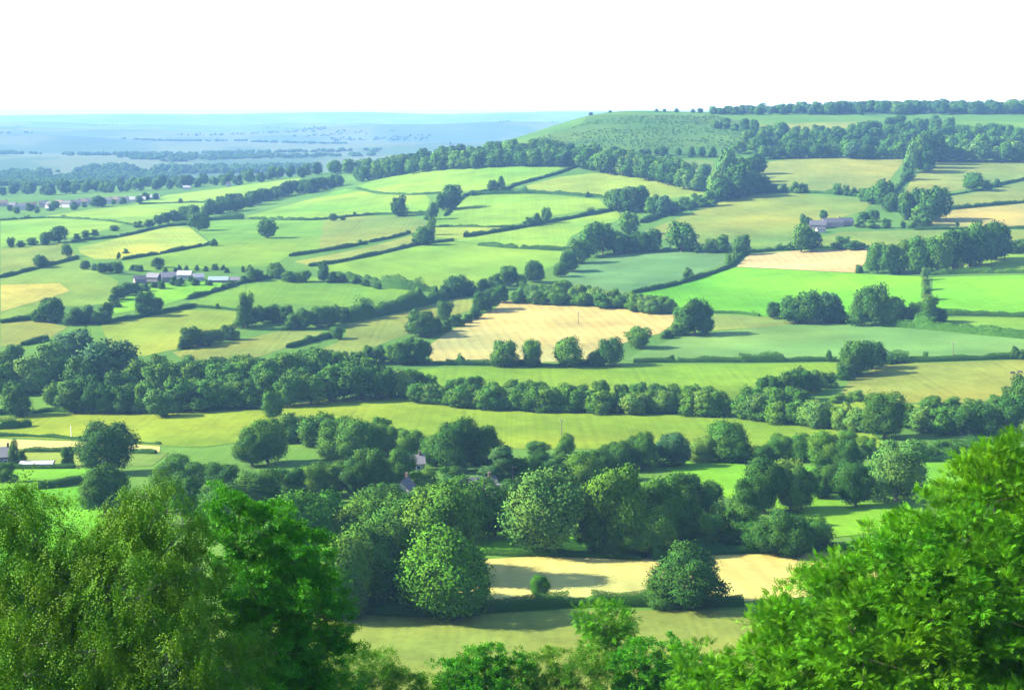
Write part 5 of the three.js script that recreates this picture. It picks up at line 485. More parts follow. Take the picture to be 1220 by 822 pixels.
// ------------------------------------------------------------------ ground: one sheet to the horizon
const groundMaterial = new THREE.MeshPhysicalMaterial({ vertexColors: true, roughness: 1, specularIntensity: 0.05, map: grains[0] });
{
  const p = [], c = [], uv = [], idx = [], rows = [], cols = 250;
  for (let d = -60; d < 17000;) { rows.push(d); d += d < 2600 ? Math.max(5, d * 0.0065) : d * 0.011; }
  for (const d of rows) {
    const half = 190 + 0.58 * Math.max(0, d);
    for (let k = 0; k <= cols; k++) {
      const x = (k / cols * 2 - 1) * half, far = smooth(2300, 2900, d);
      p.push(x, ground(x, d), -d); uv.push(x / 37, d / 37);
      const a = noise(x / 60, d / 60, 3), near = [0.045 + 0.03 * a, 0.11 + 0.04 * a, 0.018];
      // far farmland: pasture, crop and ripe hay running into each other
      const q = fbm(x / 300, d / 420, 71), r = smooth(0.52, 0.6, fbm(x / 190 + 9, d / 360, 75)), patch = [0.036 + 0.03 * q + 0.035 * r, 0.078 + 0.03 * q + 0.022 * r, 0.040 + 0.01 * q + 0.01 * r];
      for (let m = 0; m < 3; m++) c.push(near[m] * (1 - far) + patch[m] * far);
    }
  }
  for (let r = 0; r + 1 < rows.length; r++) for (let k = 0; k < cols; k++) { const a = r * (cols + 1) + k, b = a + cols + 1; idx.push(a, a + 1, b, a + 1, b + 1, b); }
  tag(top('ground', geometry({ p, c, uv, i: idx }), groundMaterial), 'rolling farmland reaching from the near hillside to the hazy skyline', 'ground', null, 'structure');
}

// ------------------------------------------------------------------ fields: sheets of turf, crop and hay laid on the ground
const tints = {
  lime: [0.170, 0.305, 0.036], lime2: [0.195, 0.285, 0.045], grass: [0.128, 0.255, 0.030], dull: [0.185, 0.250, 0.052], dull2: [0.140, 0.240, 0.045], olive: [0.195, 0.265, 0.035],
  yellow: [0.28, 0.36, 0.060], straw2: [0.33, 0.35, 0.085], buff: [0.195, 0.240, 0.054], buff2: [0.195, 0.250, 0.062], tan: [0.31, 0.285, 0.10], hay: [0.42, 0.345, 0.150], hay2: [0.45, 0.34, 0.19],
  straw: [0.49, 0.43, 0.17], crop: [0.12, 0.225, 0.085], crop2: [0.12, 0.245, 0.075], vivid: [0.115, 0.33, 0.014], vivid2: [0.135, 0.32, 0.022], meadow: [0.165, 0.28, 0.024], meadow2: [0.200, 0.29, 0.026],
  near: [0.205, 0.250, 0.062], bracken: [0.078, 0.165, 0.040],
};
function clip(poly, axis, sign, at) { // keep the side where sign * value <= sign * at
  const out = [];
  for (let i = 0; i < poly.length; i++) {
    const a = poly[i], b = poly[(i + 1) % poly.length], fa = sign * (a[axis] - at), fb = sign * (b[axis] - at);
    if (fa <= 0) out.push(a);
    if (fa * fb < 0) { const t = fa / (fa - fb); out.push([a[0] + (b[0] - a[0]) * t, a[1] + (b[1] - a[1]) * t]); }
  }
  return out;
}
for (const [label, tint, style, angle, lift, outline] of fields) {
  const base = tints[tint].map((v, k) => v * [0.56, 0.55, 0.40][k]), p = [], c = [], uv = [], idx = [], ca = Math.cos(angle), sa = Math.sin(angle), scale = style === 2 ? 48 : style === 3 ? 52 : 41, shift = rand() * 40;
  let x0 = 1e9, x1 = -1e9, d0 = 1e9, d1 = -1e9;
  for (const [x, d] of outline) { x0 = Math.min(x0, x); x1 = Math.max(x1, x); d0 = Math.min(d0, d); d1 = Math.max(d1, d); }
  const cell = Math.max(4, Math.max(x1 - x0, d1 - d0) / 44);
  for (let u = x0; u < x1; u += cell) {
    const strip = clip(clip(outline, 0, -1, u), 0, 1, u + cell);
    for (let v = d0; v < d1; v += cell) {
      const poly = clip(clip(strip, 1, -1, v), 1, 1, v + cell);
      if (poly.length < 3) continue;
      const faces = THREE.ShapeUtils.triangulateShape(poly.map(([a, b]) => new THREE.Vector2(a, b)), []), at = p.length / 3;
      for (const [x, d] of poly) {
        p.push(x, ground(x, d) + lift, -d); uv.push((x * ca + d * sa + shift) / scale, (d * ca - x * sa) / scale);
        const a = 0.75 * (fbm(x / 34, d / 34, 11) - 0.5) + 0.5 * (fbm(x / 13, d / 13, 18) - 0.5), b = fbm(x / 90 + 5, d / 90, 15) - 0.5, k = 1 + 0.75 * a + 0.35 * b;
        c.push(base[0] * k * (1 + 0.7 * b) * 1.2, base[1] * k * 1.2, base[2] * k * (1 - 0.3 * b) * 1.2);
      }
      for (const [a, b, e] of faces) {
        const cross = (poly[b][0] - poly[a][0]) * (poly[e][1] - poly[a][1]) - (poly[b][1] - poly[a][1]) * (poly[e][0] - poly[a][0]);
        if (Math.abs(cross) > 1e-4) cross > 0 ? idx.push(at + a, at + b, at + e) : idx.push(at + a, at + e, at + b);
      }
    }
  }
  const m = new THREE.MeshPhysicalMaterial({ vertexColors: true, roughness: 1, specularIntensity: 0.05, map: grains[style] });
  tag(top('field', geometry({ p, c, uv, i: idx }), m), label, 'field', 'fields of the valley', 'structure');
}

// ------------------------------------------------------------------ foliage
const A = new THREE.Vector3(), B = new THREE.Vector3(), N = new THREE.Vector3(), O = new THREE.Vector3();
const randomUnit = (v) => { const y = between(-1, 1), a = between(0, Math.PI * 2), r = Math.sqrt(1 - y * y); return v.set(r * Math.cos(a), y, r * Math.sin(a)); };
function leaf(buffers, x, y, z, outward, size, shade, soft = 0.7) { // one small folded leaf spray
  randomUnit(N).multiplyScalar(0.9).add(outward).normalize();
  randomUnit(A).cross(N).normalize(); B.crossVectors(N, A);
  O.copy(outward).multiplyScalar(soft).addScaledVector(N, 1 - soft).normalize();
  const { p, n, c, i } = buffers, at = p.length / 3, l = size * between(0.7, 1.2), w = l * between(0.5, 0.75), f = l * 0.12;
  for (const [a, b, e] of [[-l, 0, 0], [0, -w, f], [l, 0, 0], [0, w, f]]) {
    p.push(x + A.x * a + B.x * b + N.x * e, y + A.y * a + B.y * b + N.y * e, z + A.z * a + B.z * b + N.z * e);
    n.push(O.x, O.y, O.z); c.push(shade[0], shade[1], shade[2]);
  }
  i.push(at, at + 1, at + 2, at, at + 2, at + 3);
}
const leafShade = (hue) => { const k = between(0.75, 1.25); return [k * (1 + hue + between(-0.1, 0.1)), k, k * (1 - hue)]; };
function limb(a, b, r0, r1, sides = 6) { // tapered branch between two points
  const v = new THREE.Vector3().subVectors(b, a), g = new THREE.CylinderGeometry(r1, r0, v.length(), sides, 1, true);
  g.translate(0, v.length() / 2, 0); g.applyQuaternion(new THREE.Quaternion().setFromUnitVectors(new THREE.Vector3(0, 1, 0), v.clone().normalize())); g.translate(a.x, a.y, a.z); return g;
}
// crowns of height 1 and width 1, in a few forms
const forms = {
  r: { low: 0.14, wide: 0.29, count: 24, size: [0.15, 0.26], squash: 0.85, trunk: 0.028 },
  t: { low: 0.10, wide: 0.28, count: 20, size: [0.12, 0.23], squash: 1.05, trunk: 0.026 },
  w: { low: 0.05, wide: 0.31, count: 26, size: [0.13, 0.24], squash: 0.9, trunk: 0.03 },
  b: { low: 0.0, wide: 0.34, count: 16, size: [0.13, 0.25], squash: 0.85, trunk: 0.02 },
  o: { low: 0.0, wide: 0.3, count: 34, size: [0.11, 0.23], squash: 1, trunk: 0.03 },
  c: { low: 0.1, wide: 0.34, count: 22, size: [0.14, 0.22], squash: 0.32, trunk: 0.03 },
};
function crownForm(form, variant, leafSize, cover) {
  const f = forms[form]; seed = 1000 + variant * 77 + form.charCodeAt(0) * 13;
  const blobs = [];
  for (let k = 0; k < f.count; k++) {
    const t = (k + 0.5) / f.count, y = f.low + 0.12 + (0.99 - f.low - 0.26) * t;
    let reach = f.wide * Math.sqrt(Math.max(0.02, 1 - Math.pow(Math.abs((y - 0.48) / 0.56), 2.4)));
    if (form === 'c') reach = f.wide * (1.05 - t * 0.8);
    if (form === 'o') { const v = 1 - 2 * t, r = Math.sqrt(1 - v * v) * between(0.75, 1.2), s = between(f.size[0], f.size[1]); blobs.push([0.3 * r * Math.cos(k * 2.4), 0.47 - 0.29 * v * between(0.85, 1.12), 0.3 * r * Math.sin(k * 2.4), s, s]); continue; }
    if (form === 'b') reach = f.wide * Math.sqrt(Math.max(0.05, 1 - y * y));
    if (rand() < 0.1) continue;
    const a = k * 2.4 + between(-0.8, 0.8), q = reach * (k % 4 === 0 ? 0.25 : between(0.6, 1.12)) * (0.82 + 0.36 * noise(Math.cos(a) * 1.3 + 3, Math.sin(a) * 1.3 + variant * 7, 6)), s = between(f.size[0], f.size[1]) * (0.8 + 0.4 * (1 - t));
    blobs.push([q * Math.cos(a), y + between(-0.06, 0.06) * (1 - t), q * Math.sin(a), s, s * f.squash * between(0.85, 1.1)]);
  }
  const buffers = { p: [], n: [], c: [], i: [] }, v = new THREE.Vector3(), o = new THREE.Vector3();
  for (const [bx, by, bz, s, sy] of blobs) {
    const hue = between(-0.16, 0.2), many = Math.round(cover * 4 * Math.PI * s * s / (leafSize * leafSize));
    for (let k = 0; k < many; k++) {
      randomUnit(v); const q = (rand() < 0.16 ? between(1.0, 1.34) : between(0.66, 1.06)) * (0.78 + 0.44 * noise3(v.x * 3 + bx * 9, v.y * 3 + by * 9, v.z * 3 + 40));
      const x = bx + v.x * s * q, y = by + v.y * sy * q, z = bz + v.z * s * q;
      if (y < 0.01) continue;
      let inside = false;
      for (const [ox, oy, oz, os, oh] of blobs) if (ox !== bx && ((x - ox) ** 2 + (z - oz) ** 2) / (os * os) + (y - oy) ** 2 / (oh * oh) < 0.5) { inside = true; break; }
      if (inside) continue;
      o.set(x, (y - 0.45) * 0.8, z).normalize().multiplyScalar(0.45).add(v).normalize();
      leaf(buffers, x, y, z, o, leafSize, leafShade(hue), 0.5);
    }
  }
  const bounds = [1e9, -1e9, 1e9, -1e9]; for (let k = 0; k < buffers.p.length; k += 3) { const [x, , z] = buffers.p.slice(k, k + 3); bounds[0] = Math.min(bounds[0], x); bounds[1] = Math.max(bounds[1], x); bounds[2] = Math.min(bounds[2], z); bounds[3] = Math.max(bounds[3], z); }
  const mx = (bounds[0] + bounds[1]) / 2, mz = (bounds[2] + bounds[3]) / 2; for (let k = 0; k < buffers.p.length; k += 3) { buffers.p[k] -= mx; buffers.p[k + 2] -= mz; }
  for (const b of blobs) { b[0] -= mx; b[2] -= mz; }
  const far = []; let high = 0; for (let k = 0; k < buffers.p.length; k += 3) { far.push(Math.hypot(buffers.p[k], buffers.p[k + 2])); high = Math.max(high, buffers.p[k + 1]); }
  const reach = far.sort((a, b) => a - b)[Math.floor(far.length * 0.95)];
  const wider = 0.49 / reach, taller = 1 / high; for (let k = 0; k < buffers.p.length; k += 3) { buffers.p[k] *= wider; buffers.p[k + 1] *= taller; buffers.p[k + 2] *= wider; }
  const crown = geometry(buffers), wood = [], root = new THREE.Vector3(), fork = new THREE.Vector3(between(-0.02, 0.02), f.low + 0.2, between(-0.02, 0.02));
  wood.push(limb(root, fork, f.trunk * 1.25, f.trunk * 0.85, 7));
  blobs.forEach(([x, y, z], k) => { if (k % 2 === 0 && y > fork.y) wood.push(limb(fork, new THREE.Vector3(x, y, z), f.trunk * 0.55, f.trunk * 0.14, 5)); });
  if (form === 'b' || form === 'w') for (let k = 0; k < 4; k++) wood.push(limb(root, new THREE.Vector3(between(-0.2, 0.2), 0.4, between(-0.2, 0.2)), f.trunk * 0.7, f.trunk * 0.2, 5));
  return { crown, trunk: mergeGeometries(wood) };
}
const leafTints = { d: [0.022, 0.076, 0.005], m: [0.040, 0.114, 0.006], p: [0.066, 0.146, 0.018], g: [0.034, 0.124, 0.003], u: [0.027, 0.084, 0.024] };
const foliage = Object.fromEntries(Object.entries(leafTints).map(([k, c]) => [k, [[0.85, 0.93, 1], [1.18, 1.08, 0.9]].map((f) => new THREE.MeshPhysicalMaterial({ color: rgb(c[0] * f[0], c[1] * f[1], c[2] * f[2]), vertexColors: true, roughness: 0.8, specularIntensity: 0.2, side: THREE.DoubleSide }))]));
const bark = new THREE.MeshStandardMaterial({ color: rgb(0.09, 0.07, 0.05), roughness: 0.95 });
const birchBark = new THREE.MeshStandardMaterial({ color: rgb(0.2, 0.18, 0.15), roughness: 0.9 });
const made = {};
function treeForm(form, distance) {
  const tier = distance < 470 ? 0 : distance < 1000 ? 1 : 2, variant = Math.floor(rand() * (form === 'r' ? [6, 6, 5][tier] : form === 'c' ? 1 : 3)), key = form + tier + variant, keep = seed;
  made[key] ??= crownForm(form, variant + tier * 10, [0.017, 0.030, 0.048][tier], [1.0, 0.85, 0.8][tier]);
  seed = keep; return made[key];
}
const tintWords = { d: 'dark green', m: 'mid-green', p: 'pale green', g: 'bright green', u: 'blue-green' }, formWords = { r: 'rounded', o: 'dense rounded', t: 'upright', w: 'billowy', b: 'bushy', c: 'tiered' };
const units = ['', 'first', 'second', 'third', 'fourth', 'fifth', 'sixth', 'seventh', 'eighth', 'ninth'], ordinals = ['first', 'second', 'third', 'fourth', 'fifth', 'sixth', 'seventh', 'eighth', 'ninth', 'tenth', 'eleventh', 'twelfth', 'thirteenth', 'fourteenth', 'fifteenth', 'sixteenth', 'seventeenth', 'eighteenth', 'nineteenth', 'twentieth', ...units.slice(1).map((u) => 'twenty-' + u), 'thirtieth', ...units.slice(1).map((u) => 'thirty-' + u)];
for (const [name, place, mode, group, items] of trees) items.forEach(([x, d, h, w, form, tint], k) => {
  seed = Math.round(x * 131 + d * 517) | 0;
  const { crown, trunk } = treeForm(form, d), t = thing(name, x, d, ground(x, d) - 0.1);
  t.rotation.y = between(0, 6.28); t.scale.set(w * between(0.95, 1.05), h, w * between(0.92, 1.08));
  mesh('trunk', trunk, bark, t); mesh('crown', crown, foliage[tint][rand() < 0.5 ? 0 : 1], t);
  const label = mode === 'one' ? place : mode === 'row' ? `${tintWords[tint]} tree, ${ordinals[k]} from sunward end of ${place}` : `${tintWords[tint]} ${formWords[form]} tree ${/^the /.test(place) ? 'in ' : ''}${place}`;
  tag(t, label, 'tree', mode === 'one' ? null : group);
});

// ------------------------------------------------------------------ hedges: leafy banks round an added solid core, following the ground
for (const [label, high, wide, tint, path] of hedges) {
  seed = Math.round(path[0][0] * 77 + path[0][1] * 31) | 0;
  const [ox, od] = path[0], oy = ground(ox, od), curve = new THREE.CatmullRomCurve3(path.map(([x, d]) => new THREE.Vector3(x, 0, d)), false, 'centripetal'), length = curve.getLength();
  const distance = Math.min(...path.map((q) => q[1])), size = Math.min(0.5, Math.max(0.11, distance * 0.0004)), many = Math.min(26000, Math.round(length * (2 * high + wide) / (size * size * 1.2) * 0.95));
  const spots = curve.getSpacedPoints(Math.max(4, Math.round(length / 2))), buffers = { p: [], n: [], c: [], i: [] }, o = new THREE.Vector3();
  const grounds = spots.map((s) => ground(s.x, s.z)), profile = (s) => (0.5 + 0.55 * noise(s / 4.5, ox, 2) + 0.5 * noise(s / 19, od, 3) * noise(s / 6, 1, 4)) * (noise(s / 9, ox + 5, 8) < 0.13 ? 0.45 : 1) * (noise(s / 13, od, 9) > 0.86 ? 1.9 : 1);
  for (let k = 0; k < many; k++) {
    const t = rand() * (spots.length - 1.001), i = Math.floor(t), u = t - i, a = spots[i], b = spots[i + 1], x = a.x + (b.x - a.x) * u, d = a.z + (b.z - a.z) * u, y = grounds[i] + (grounds[i + 1] - grounds[i]) * u;
    const l = Math.hypot(b.x - a.x, b.z - a.z) || 1, nx = -(b.z - a.z) / l, nd = (b.x - a.x) / l, g = between(-0.15, Math.PI + 0.15), lump = profile(t * 2), q = between(0.82, 1.08);
    const across = Math.cos(g) * wide * 0.5 * q * (0.8 + 0.3 * lump) * Math.min(1, 1.1), up = Math.max(0.03, Math.pow(Math.max(0, Math.sin(g)), 0.6)) * high * lump * q;
    o.set(nx * Math.cos(g), Math.max(0, Math.sin(g)) + 0.15, -nd * Math.cos(g)).normalize();
    leaf(buffers, x + nx * across - ox, y + up - oy, -(d + nd * across) + od, o, size, leafShade(0.1 * (noise(t / 6, 2, 5) - 0.5)), 0.6);
  }
  const core = { p: [], i: [] };  // solid tube added inside the hedge to block light between the leaves
  spots.forEach((s, i) => {
    const a = spots[Math.max(0, i - 1)], b = spots[Math.min(spots.length - 1, i + 1)], l = Math.hypot(b.x - a.x, b.z - a.z) || 1, nx = -(b.z - a.z) / l, nd = (b.x - a.x) / l, k = profile(i * 2);
    for (const [e, h] of [[-0.36, -0.2], [-0.34, 0.6 * k], [0, 0.78 * k], [0.34, 0.6 * k], [0.36, -0.2]]) core.p.push(s.x + nx * e * wide - ox, grounds[i] + h * high - oy, -(s.z + nd * e * wide) + od);
    if (i) for (let m = 0; m < 4; m++) { const q = (i - 1) * 5 + m; core.i.push(q, q + 1, q + 5, q + 1, q + 6, q + 5); }
  });
  const t = thing('hedge', ox, od, oy);
  mesh('leaves', geometry(buffers), foliage[tint][many % 2], t); core.c = core.p.map(() => 1); mesh('light_blocking_core', geometry(core), foliage[tint][many % 2], t);
  tag(t, label, 'hedge', 'field hedges');
}

// ------------------------------------------------------------------ foreground trees: trunks, limbs and sprays of leaves
function spray(kind) {
  const buffers = { p: [], c: [], i: [] };
  const blade = (x, y, z, dx, dy, dz, l, w, tone) => { // leaf from (x,y,z) along (dx,dy,dz), folded at its midrib
    const dir = new THREE.Vector3(dx, dy, dz).normalize(), side = new THREE.Vector3(0, 1, 0.2).cross(dir).normalize(), n = new THREE.Vector3().crossVectors(dir, side), at = buffers.p.length / 3;
    for (const [a, b, e] of [[0, 0, 0], [0.45, -0.5, 0.14], [0.5, 0, 0], [0.45, 0.5, 0.14], [1, 0, -0.08]]) { const q = new THREE.Vector3(x, y, z).addScaledVector(dir, a * l).addScaledVector(side, b * w).addScaledVector(n, e * w); buffers.p.push(q.x, q.y, q.z); buffers.c.push(tone, tone, tone); }
    buffers.i.push(at, at + 1, at + 2, at, at + 2, at + 3, at + 1, at + 4, at + 2, at + 2, at + 4, at + 3);
  };
  if (kind === 'ash') { for (let k = 0; k < 4; k++) for (const s of [-1, 1]) blade(0, 0, 0.05 + k * 0.065, s, 0.1, 0.55, 0.13, 0.06, 0.9 + 0.2 * ((k * 3 + s) % 3) / 2); blade(0, 0, 0.30, 0, -0.1, 1, 0.14, 0.06, 1.05); }
  if (kind === 'lime' || kind === 'pale') for (let k = 0; k < 7; k++) { const a = k * 2.4, l = kind === 'pale' ? 0.13 : 0.12; blade(Math.cos(a) * 0.04, Math.sin(a) * 0.03, 0.03 * k, Math.cos(a), Math.sin(a) * 0.6 - 0.1, 0.6, l, kind === 'pale' ? 0.045 : 0.095, 0.88 + 0.24 * ((k * 5) % 7) / 6); }
  if (kind === 'birch') for (let k = 0; k < 10; k++) { const a = k * 2.4; blade(0.02 * Math.cos(a), -0.004 * k * k, 0.045 * k, Math.cos(a), -0.7, 0.5, 0.075, 0.055, 0.85 + 0.3 * ((k * 7) % 10) / 9); }
  const g = geometry(buffers); g.setAttribute('color', new THREE.Float32BufferAttribute(buffers.c, 3)); return g;
}
const sprayTints = { ash: [0.080, 0.255, 0.003], lime: [0.052, 0.240, 0.003], pale: [0.078, 0.215, 0.005], birch: [0.080, 0.205, 0.004] };
const sprays = {}, sprayMaterials = {};
for (const [name, label, category, kind, density, bx, bd, blobs] of near) {
  seed = Math.round(bx * 991 + bd * 37) | 0;
  const by = ground(bx, bd), t = thing(name, bx, bd, by - 0.2); tag(t, label, category);
  sprays[kind] ??= spray(kind);
  sprayMaterials[kind] ??= new THREE.MeshPhysicalMaterial({ color: rgb(...sprayTints[kind]), vertexColors: true, roughness: 0.55, side: THREE.DoubleSide, transmission: 0.48, thickness: 0, specularIntensity: 0.12 });
  const matrices = [], colors = [], m = new THREE.Matrix4(), q = new THREE.Quaternion(), v = new THREE.Vector3(), dir = new THREE.Vector3(), Z = new THREE.Vector3(0, 0, 1), s = new THREE.Vector3();
  const grow = kind === 'birch' ? 1.0 : 0.62 + Math.max(0, bd - 60) * 0.008;
  for (const [x, y, d, r] of blobs) {
    const hue = between(-0.08, 0.12), tufts = Math.round(4 * Math.PI * r * r * 2.3), each = Math.round(density / 2.3 / (grow * grow) * 1.25);
    for (let k = 0; k < tufts; k++) { // leafy shoots: tight domes of sprays with gaps between them
      randomUnit(v); const lump = 0.55 + 0.72 * noise3(v.x * 2.6 + x * 3, v.y * 2.6 + y * 3, v.z * 2.6 + 50 + d), rr = r * (Math.pow(rand(), 0.45) * 0.6 + 0.46) * lump * 1.1;
      const tx = x + v.x * rr, ty = y + v.y * rr, td = d - v.z * rr, wide = between(0.22, 0.5), tone = between(0.85, 1.15);
      if (noise3(tx * 1.3, ty * 1.3, td * 1.3 + 90) < 0.26) continue;
      for (let j = 0; j < each; j++) {
        randomUnit(dir); const e = wide * Math.sqrt(rand()), px = tx + (dir.x + v.x * 0.5) * e, py = ty + (dir.y * 0.55 + 0.25 + v.y * 0.3) * e - (kind === 'birch' ? rand() * rand() * 0.9 : 0), pd = td - (dir.z + v.z * 0.5) * e;
        dir.multiplyScalar(0.8).addScaledVector(v, 0.5).add(randomUnit(s).multiplyScalar(0.5)); dir.y += kind === 'birch' ? -1.0 : 0.25; dir.normalize();
        q.setFromUnitVectors(Z, dir).multiply(new THREE.Quaternion().setFromAxisAngle(Z, between(-0.8, 0.8)));
        const size = grow * between(0.6, 1.4); m.compose(new THREE.Vector3(px - bx, py - (by - 0.2), -pd + bd), q, s.set(size, size, size)); matrices.push(m.clone());
        const g = tone * between(0.8, 1.2), h = hue + 0.5 * (noise3(px * 0.9, py * 0.9, pd * 0.9) - 0.5) + between(-0.08, 0.08); colors.push(new THREE.Color().setRGB(g * (1 + h), g, g * (1 - h * 0.5)));
      }
    }
  }
  const crown = new THREE.InstancedMesh(sprays[kind], sprayMaterials[kind], matrices.length); crown.name = 'crown'; crown.userData.kind = 'stuff'; crown.castShadow = crown.receiveShadow = true;
  matrices.forEach((a, k) => { crown.setMatrixAt(k, a); crown.setColorAt(k, colors[k]); }); t.add(crown);
  // trunk and limbs
  const cx = blobs.reduce((a, b) => a + b[0], 0) / blobs.length - bx, cy = blobs.reduce((a, b) => a + b[1], 0) / blobs.length - by, cz = -(blobs.reduce((a, b) => a + b[2], 0) / blobs.length) + bd;
  const thick = category === 'shrub' ? 0.09 : name === 'young_tree' ? 0.09 : 0.24, fork = new THREE.Vector3(cx * 0.45, cy * 0.5, cz * 0.45), wood = [limb(new THREE.Vector3(0, -0.3, 0), fork, thick * 1.3, thick * 0.8, 10)], crotch = new THREE.Vector3(cx, cy, cz);
  wood.push(limb(fork, crotch, thick * 0.8, thick * 0.4, 8));
  for (const [x, y, d, r] of blobs) {
    const end = new THREE.Vector3(x - bx, y - by, -d + bd), from = end.y < cy ? fork.clone().lerp(crotch, 0.3) : crotch, mid = from.clone().lerp(end, 0.55); mid.y -= 0.25 * r;
    wood.push(limb(from, mid, thick * 0.42, thick * 0.26), limb(mid, end, thick * 0.26, thick * 0.12));
    for (let k = 0; k < 9; k++) wood.push(limb(end, end.clone().addScaledVector(randomUnit(v), r * 0.85), thick * 0.1, 0.008, 4));
  }
  mesh('trunk', mergeGeometries(wood), kind === 'birch' ? birchBark : bark, t);
}

// ------------------------------------------------------------------ buildings
const paint = { white: [0.42, 0.41, 0.39], cream: [0.34, 0.30, 0.23], grey: [0.17, 0.16, 0.16], pinkish: [0.30, 0.23, 0.20], slate: [0.060, 0.060, 0.072], tile: [0.12, 0.08, 0.06], pale: [0.28, 0.28, 0.29], lilac: [0.135, 0.13, 0.145], sky: [0.20, 0.27, 0.32] };
const paints = Object.fromEntries(Object.entries(paint).map(([k, c]) => [k, new THREE.MeshStandardMaterial({ color: rgb(...c), roughness: 0.8, map: grains[1] })]));
const glass = new THREE.MeshStandardMaterial({ color: rgb(0.03, 0.035, 0.04), roughness: 0.15 }), frameWhite = new THREE.MeshStandardMaterial({ color: rgb(0.7, 0.7, 0.68), roughness: 0.6 });
for (const [label, x, d, L, D, h, angle, wall, roof, windows, pitch] of misc.houses) {
  const low = Math.min(...[[-1, -1], [1, -1], [-1, 1], [1, 1]].map(([a, b]) => ground(x + a * L / 2, d + b * D / 2))), t = thing(L > 13 && !windows || /shed|barn/.test(label) ? 'farm_shed' : 'house', x, d, low - 0.2); t.rotation.y = angle;
  const rise = D * pitch, end = new THREE.Shape([[-D / 2, 0], [D / 2, 0], [D / 2, h], [0, h + rise], [-D / 2, h]].map(([a, b]) => new THREE.Vector2(a, b)));
  const body = new THREE.ExtrudeGeometry(end, { depth: L, bevelEnabled: false }); body.translate(0, 0, -L / 2); body.rotateY(Math.PI / 2); mesh('wall', body, paints[wall], t);
  const slope = Math.hypot(D / 2, rise), lean = Math.atan2(rise, D / 2), slabs = [-1, 1].map((s) => { const g = new THREE.BoxGeometry(L + 0.7, 0.18, slope + 0.5); g.translate(0, 0.11, 0); g.rotateX(s * lean); g.translate(0, h + rise / 2 - 0.08, s * D / 4 + s * 0.1); return g; });
  const top_ = mesh('roof', mergeGeometries(slabs), paints[roof], t);
  if (t.name.startsWith('house')) { const ch = new THREE.BoxGeometry(0.7, 1.6, 0.7); ch.translate(L * 0.36, h + rise + 0.5, 0); mesh('chimney', ch, paints.tile, top_); }
  for (let k = 0; k < windows; k++) {
    const wx = (k + 0.5) / windows * L - L / 2, f = new THREE.BoxGeometry(1.3, 1.3, 0.12); f.translate(wx, h * 0.6, D / 2 + 0.03); const w = mesh('window', f, frameWhite, t);
    const g = new THREE.BoxGeometry(1.06, 1.06, 0.06); g.translate(wx, h * 0.6, D / 2 + 0.08); mesh('pane', g, glass, w);
  }
  tag(t, label, /farm_shed/.test(t.name) ? 'shed' : 'house', /distant village/.test(label) ? 'houses of the distant village' : undefined);
}
// ------------------------------------------------------------------ poles and cattle
for (const [label, x, d, h] of misc.poles) {
  const t = thing('utility_pole', x, d), pale = h < 5, m = pale ? frameWhite : bark;
  const s = new THREE.CylinderGeometry(0.11, 0.16, h + 0.4, 8); s.translate(0, h / 2 - 0.2, 0); mesh('shaft', s, m, t);
  const c = new THREE.BoxGeometry(pale ? 0.5 : 1.8, 0.14, 0.14); c.translate(0, h - 0.5, 0.19); const arm = mesh('crossarm', c, m, t);
  for (const k of pale ? [0] : [-0.8, 0, 0.8]) { const i = new THREE.CylinderGeometry(0.05, 0.07, 0.2, 6); i.translate(k, h - 0.33, 0.19); mesh('insulator', i, frameWhite, arm); }
  tag(t, label, 'pole');
}
const hide = new THREE.MeshStandardMaterial({ color: rgb(0.035, 0.028, 0.024), roughness: 0.8 });
for (const [label, x, d, turn] of misc.cattle) {
  const t = thing('cow', x, d); t.rotation.y = turn;
  const pts = [], at = (px, py, pz, r, sx = 1, sy = 1, sz = 1) => { const g = new THREE.SphereGeometry(r, 14, 10); g.scale(sx, sy, sz); g.translate(px, py, pz); pts.push(g); };
  at(0.1, 1.0, 0, 0.38, 2.1, 1, 0.85); at(0.62, 1.02, 0, 0.36, 1, 1.1, 0.85); at(-0.6, 1.05, 0, 0.35, 1, 1, 0.85); at(1.28, 0.62, 0, 0.16, 1.6, 0.9, 0.8); at(1.12, 0.74, 0.17, 0.07, 0.7, 0.5, 1.6); at(1.12, 0.74, -0.17, 0.07, 0.7, 0.5, 1.6);
  pts.push(limb(new THREE.Vector3(0.75, 1.05, 0), new THREE.Vector3(1.2, 0.68, 0), 0.24, 0.13, 10).toNonIndexed());
  for (const [lx, lz] of [[0.62, 0.18], [0.62, -0.18], [-0.62, 0.18], [-0.62, -0.18]]) { pts.push(limb(new THREE.Vector3(lx, 0.95, lz), new THREE.Vector3(lx + (lx < 0 ? -0.07 : 0.02), 0.5, lz), 0.14, 0.07, 8).toNonIndexed(), limb(new THREE.Vector3(lx + (lx < 0 ? -0.07 : 0.02), 0.5, lz), new THREE.Vector3(lx, 0, lz), 0.07, 0.055, 8).toNonIndexed()); }
  pts.push(limb(new THREE.Vector3(-0.93, 1.2, 0), new THREE.Vector3(-1.02, 0.5, 0), 0.04, 0.02, 6).toNonIndexed());
  mesh('body', mergeGeometries(pts.map((g) => g.index ? g.toNonIndexed() : g)), hide, t);
  tag(t, label, 'cow');
}

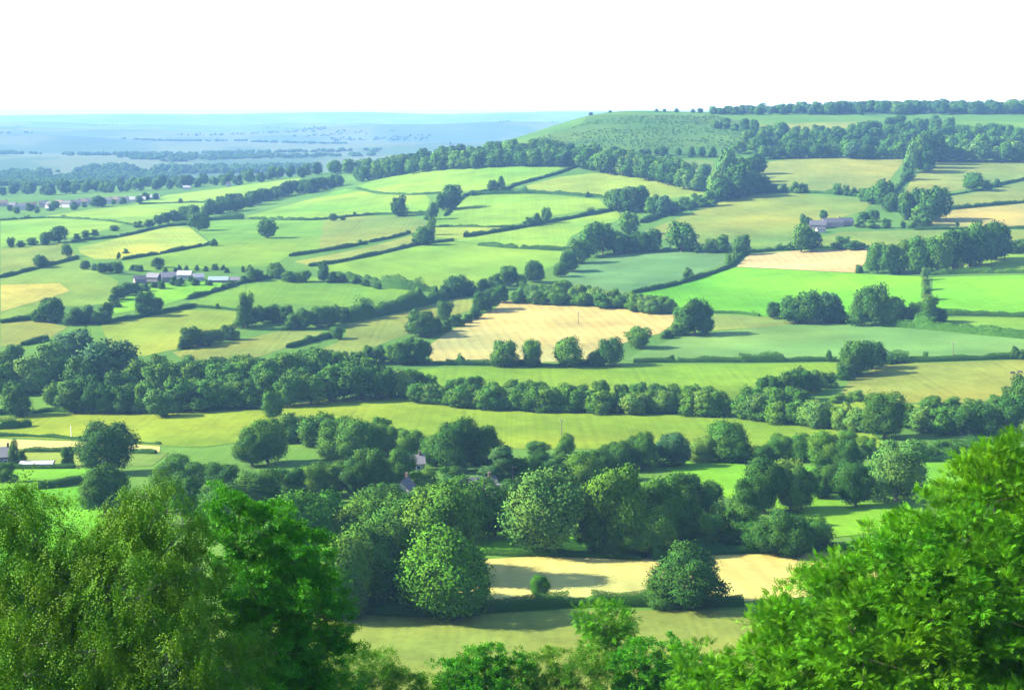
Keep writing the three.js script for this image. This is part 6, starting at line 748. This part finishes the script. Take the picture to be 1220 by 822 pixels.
// ------------------------------------------------------------------ what nobody could count: bracken and scrub, far woods and hedges
function scatter(name, label, category, geometry_, material, spots) {
  const o = new THREE.InstancedMesh(geometry_, material, spots.length), m = new THREE.Matrix4(), q = new THREE.Quaternion(), up = new THREE.Vector3(0, 1, 0); o.name = name; o.castShadow = o.receiveShadow = true;
  spots.forEach(([x, y, d, w, h], k) => o.setMatrixAt(k, m.compose(new THREE.Vector3(x, y, -d), q.setFromAxisAngle(up, rand() * 6.28), new THREE.Vector3(w, h, w))));
  scene.add(o); return tag(o, label, category, null, 'stuff');
}
{
  seed = 99; const shrub = crownForm('b', 3, 0.09, 0.8).crown, clump = crownForm('r', 5, 0.10, 0.8).crown, spots = [], inside = (x, d, poly) => { let r = false; for (let i = 0, j = poly.length - 1; i < poly.length; j = i++) if ((poly[i][1] > d) !== (poly[j][1] > d) && x < (poly[j][0] - poly[i][0]) * (d - poly[i][1]) / (poly[j][1] - poly[i][1]) + poly[i][0]) r = !r; return r; };
  const xs = misc.scrub.map((q) => q[0]), ds = misc.scrub.map((q) => q[1]); seed = 100;
  for (let k = 0; k < 4200; k++) { const x = between(Math.min(...xs), Math.max(...xs)), d = between(Math.min(...ds), Math.max(...ds)); if (!inside(x, d, misc.scrub) || fbm(x / 40, d / 60, 8) < 0.47) continue; const h = between(0.5, 2.0); spots.push([x, ground(x, d) - 0.1, d, h * between(1, 1.6), h]); }
  scatter('hillside_scrub', 'low bracken and gorse scrub covering the bare hill', 'scrub', shrub, foliage.m[1], spots);
  const far = []; seed = 101;
  const strip = (x0, x1, d0, deep, n, low, high) => { for (let k = 0; k < n; k++) { const x = between(x0, x1), d = d0 + between(0, deep) + 60 * noise(x / 300, d0, 4), h = between(low, high); if (noise(x / 70, d / 90, 33) > 0.3) far.push([x, ground(x, d) - 0.3, d, h * between(1, 1.6), h]); } };
  strip(-1500, -250, 2420, 160, 420, 6, 13); strip(-1500, -1050, 2750, 120, 160, 6, 12); strip(-900, -420, 3050, 160, 330, 9, 15); strip(-1100, -350, 3900, 120, 190, 6, 10);
  for (let k = 0; k < 42000; k++) { // woods in uneven patches
    const d = 2380 + Math.pow(rand(), 1.5) * 6500, x = between(-0.52, 0.12) * d; if (fbm(x / 380, d / 300, 45) < 0.5 + 0.15 * smooth(2900, 4200, d) + 0.06 * smooth(5000, 7500, d)) continue;
    const h = between(5, 11) * (1 - 0.4 * smooth(3500, 6500, d)); far.push([x, ground(x, d) - 0.3, d, h * between(1.1, 1.7), h]);
  }
  scatter('distant_woodland', 'hazy woods and hedgerows of the far plain and ridges', 'woodland', clump, foliage.m[0], far);
}
renderer.render(scene, camera);
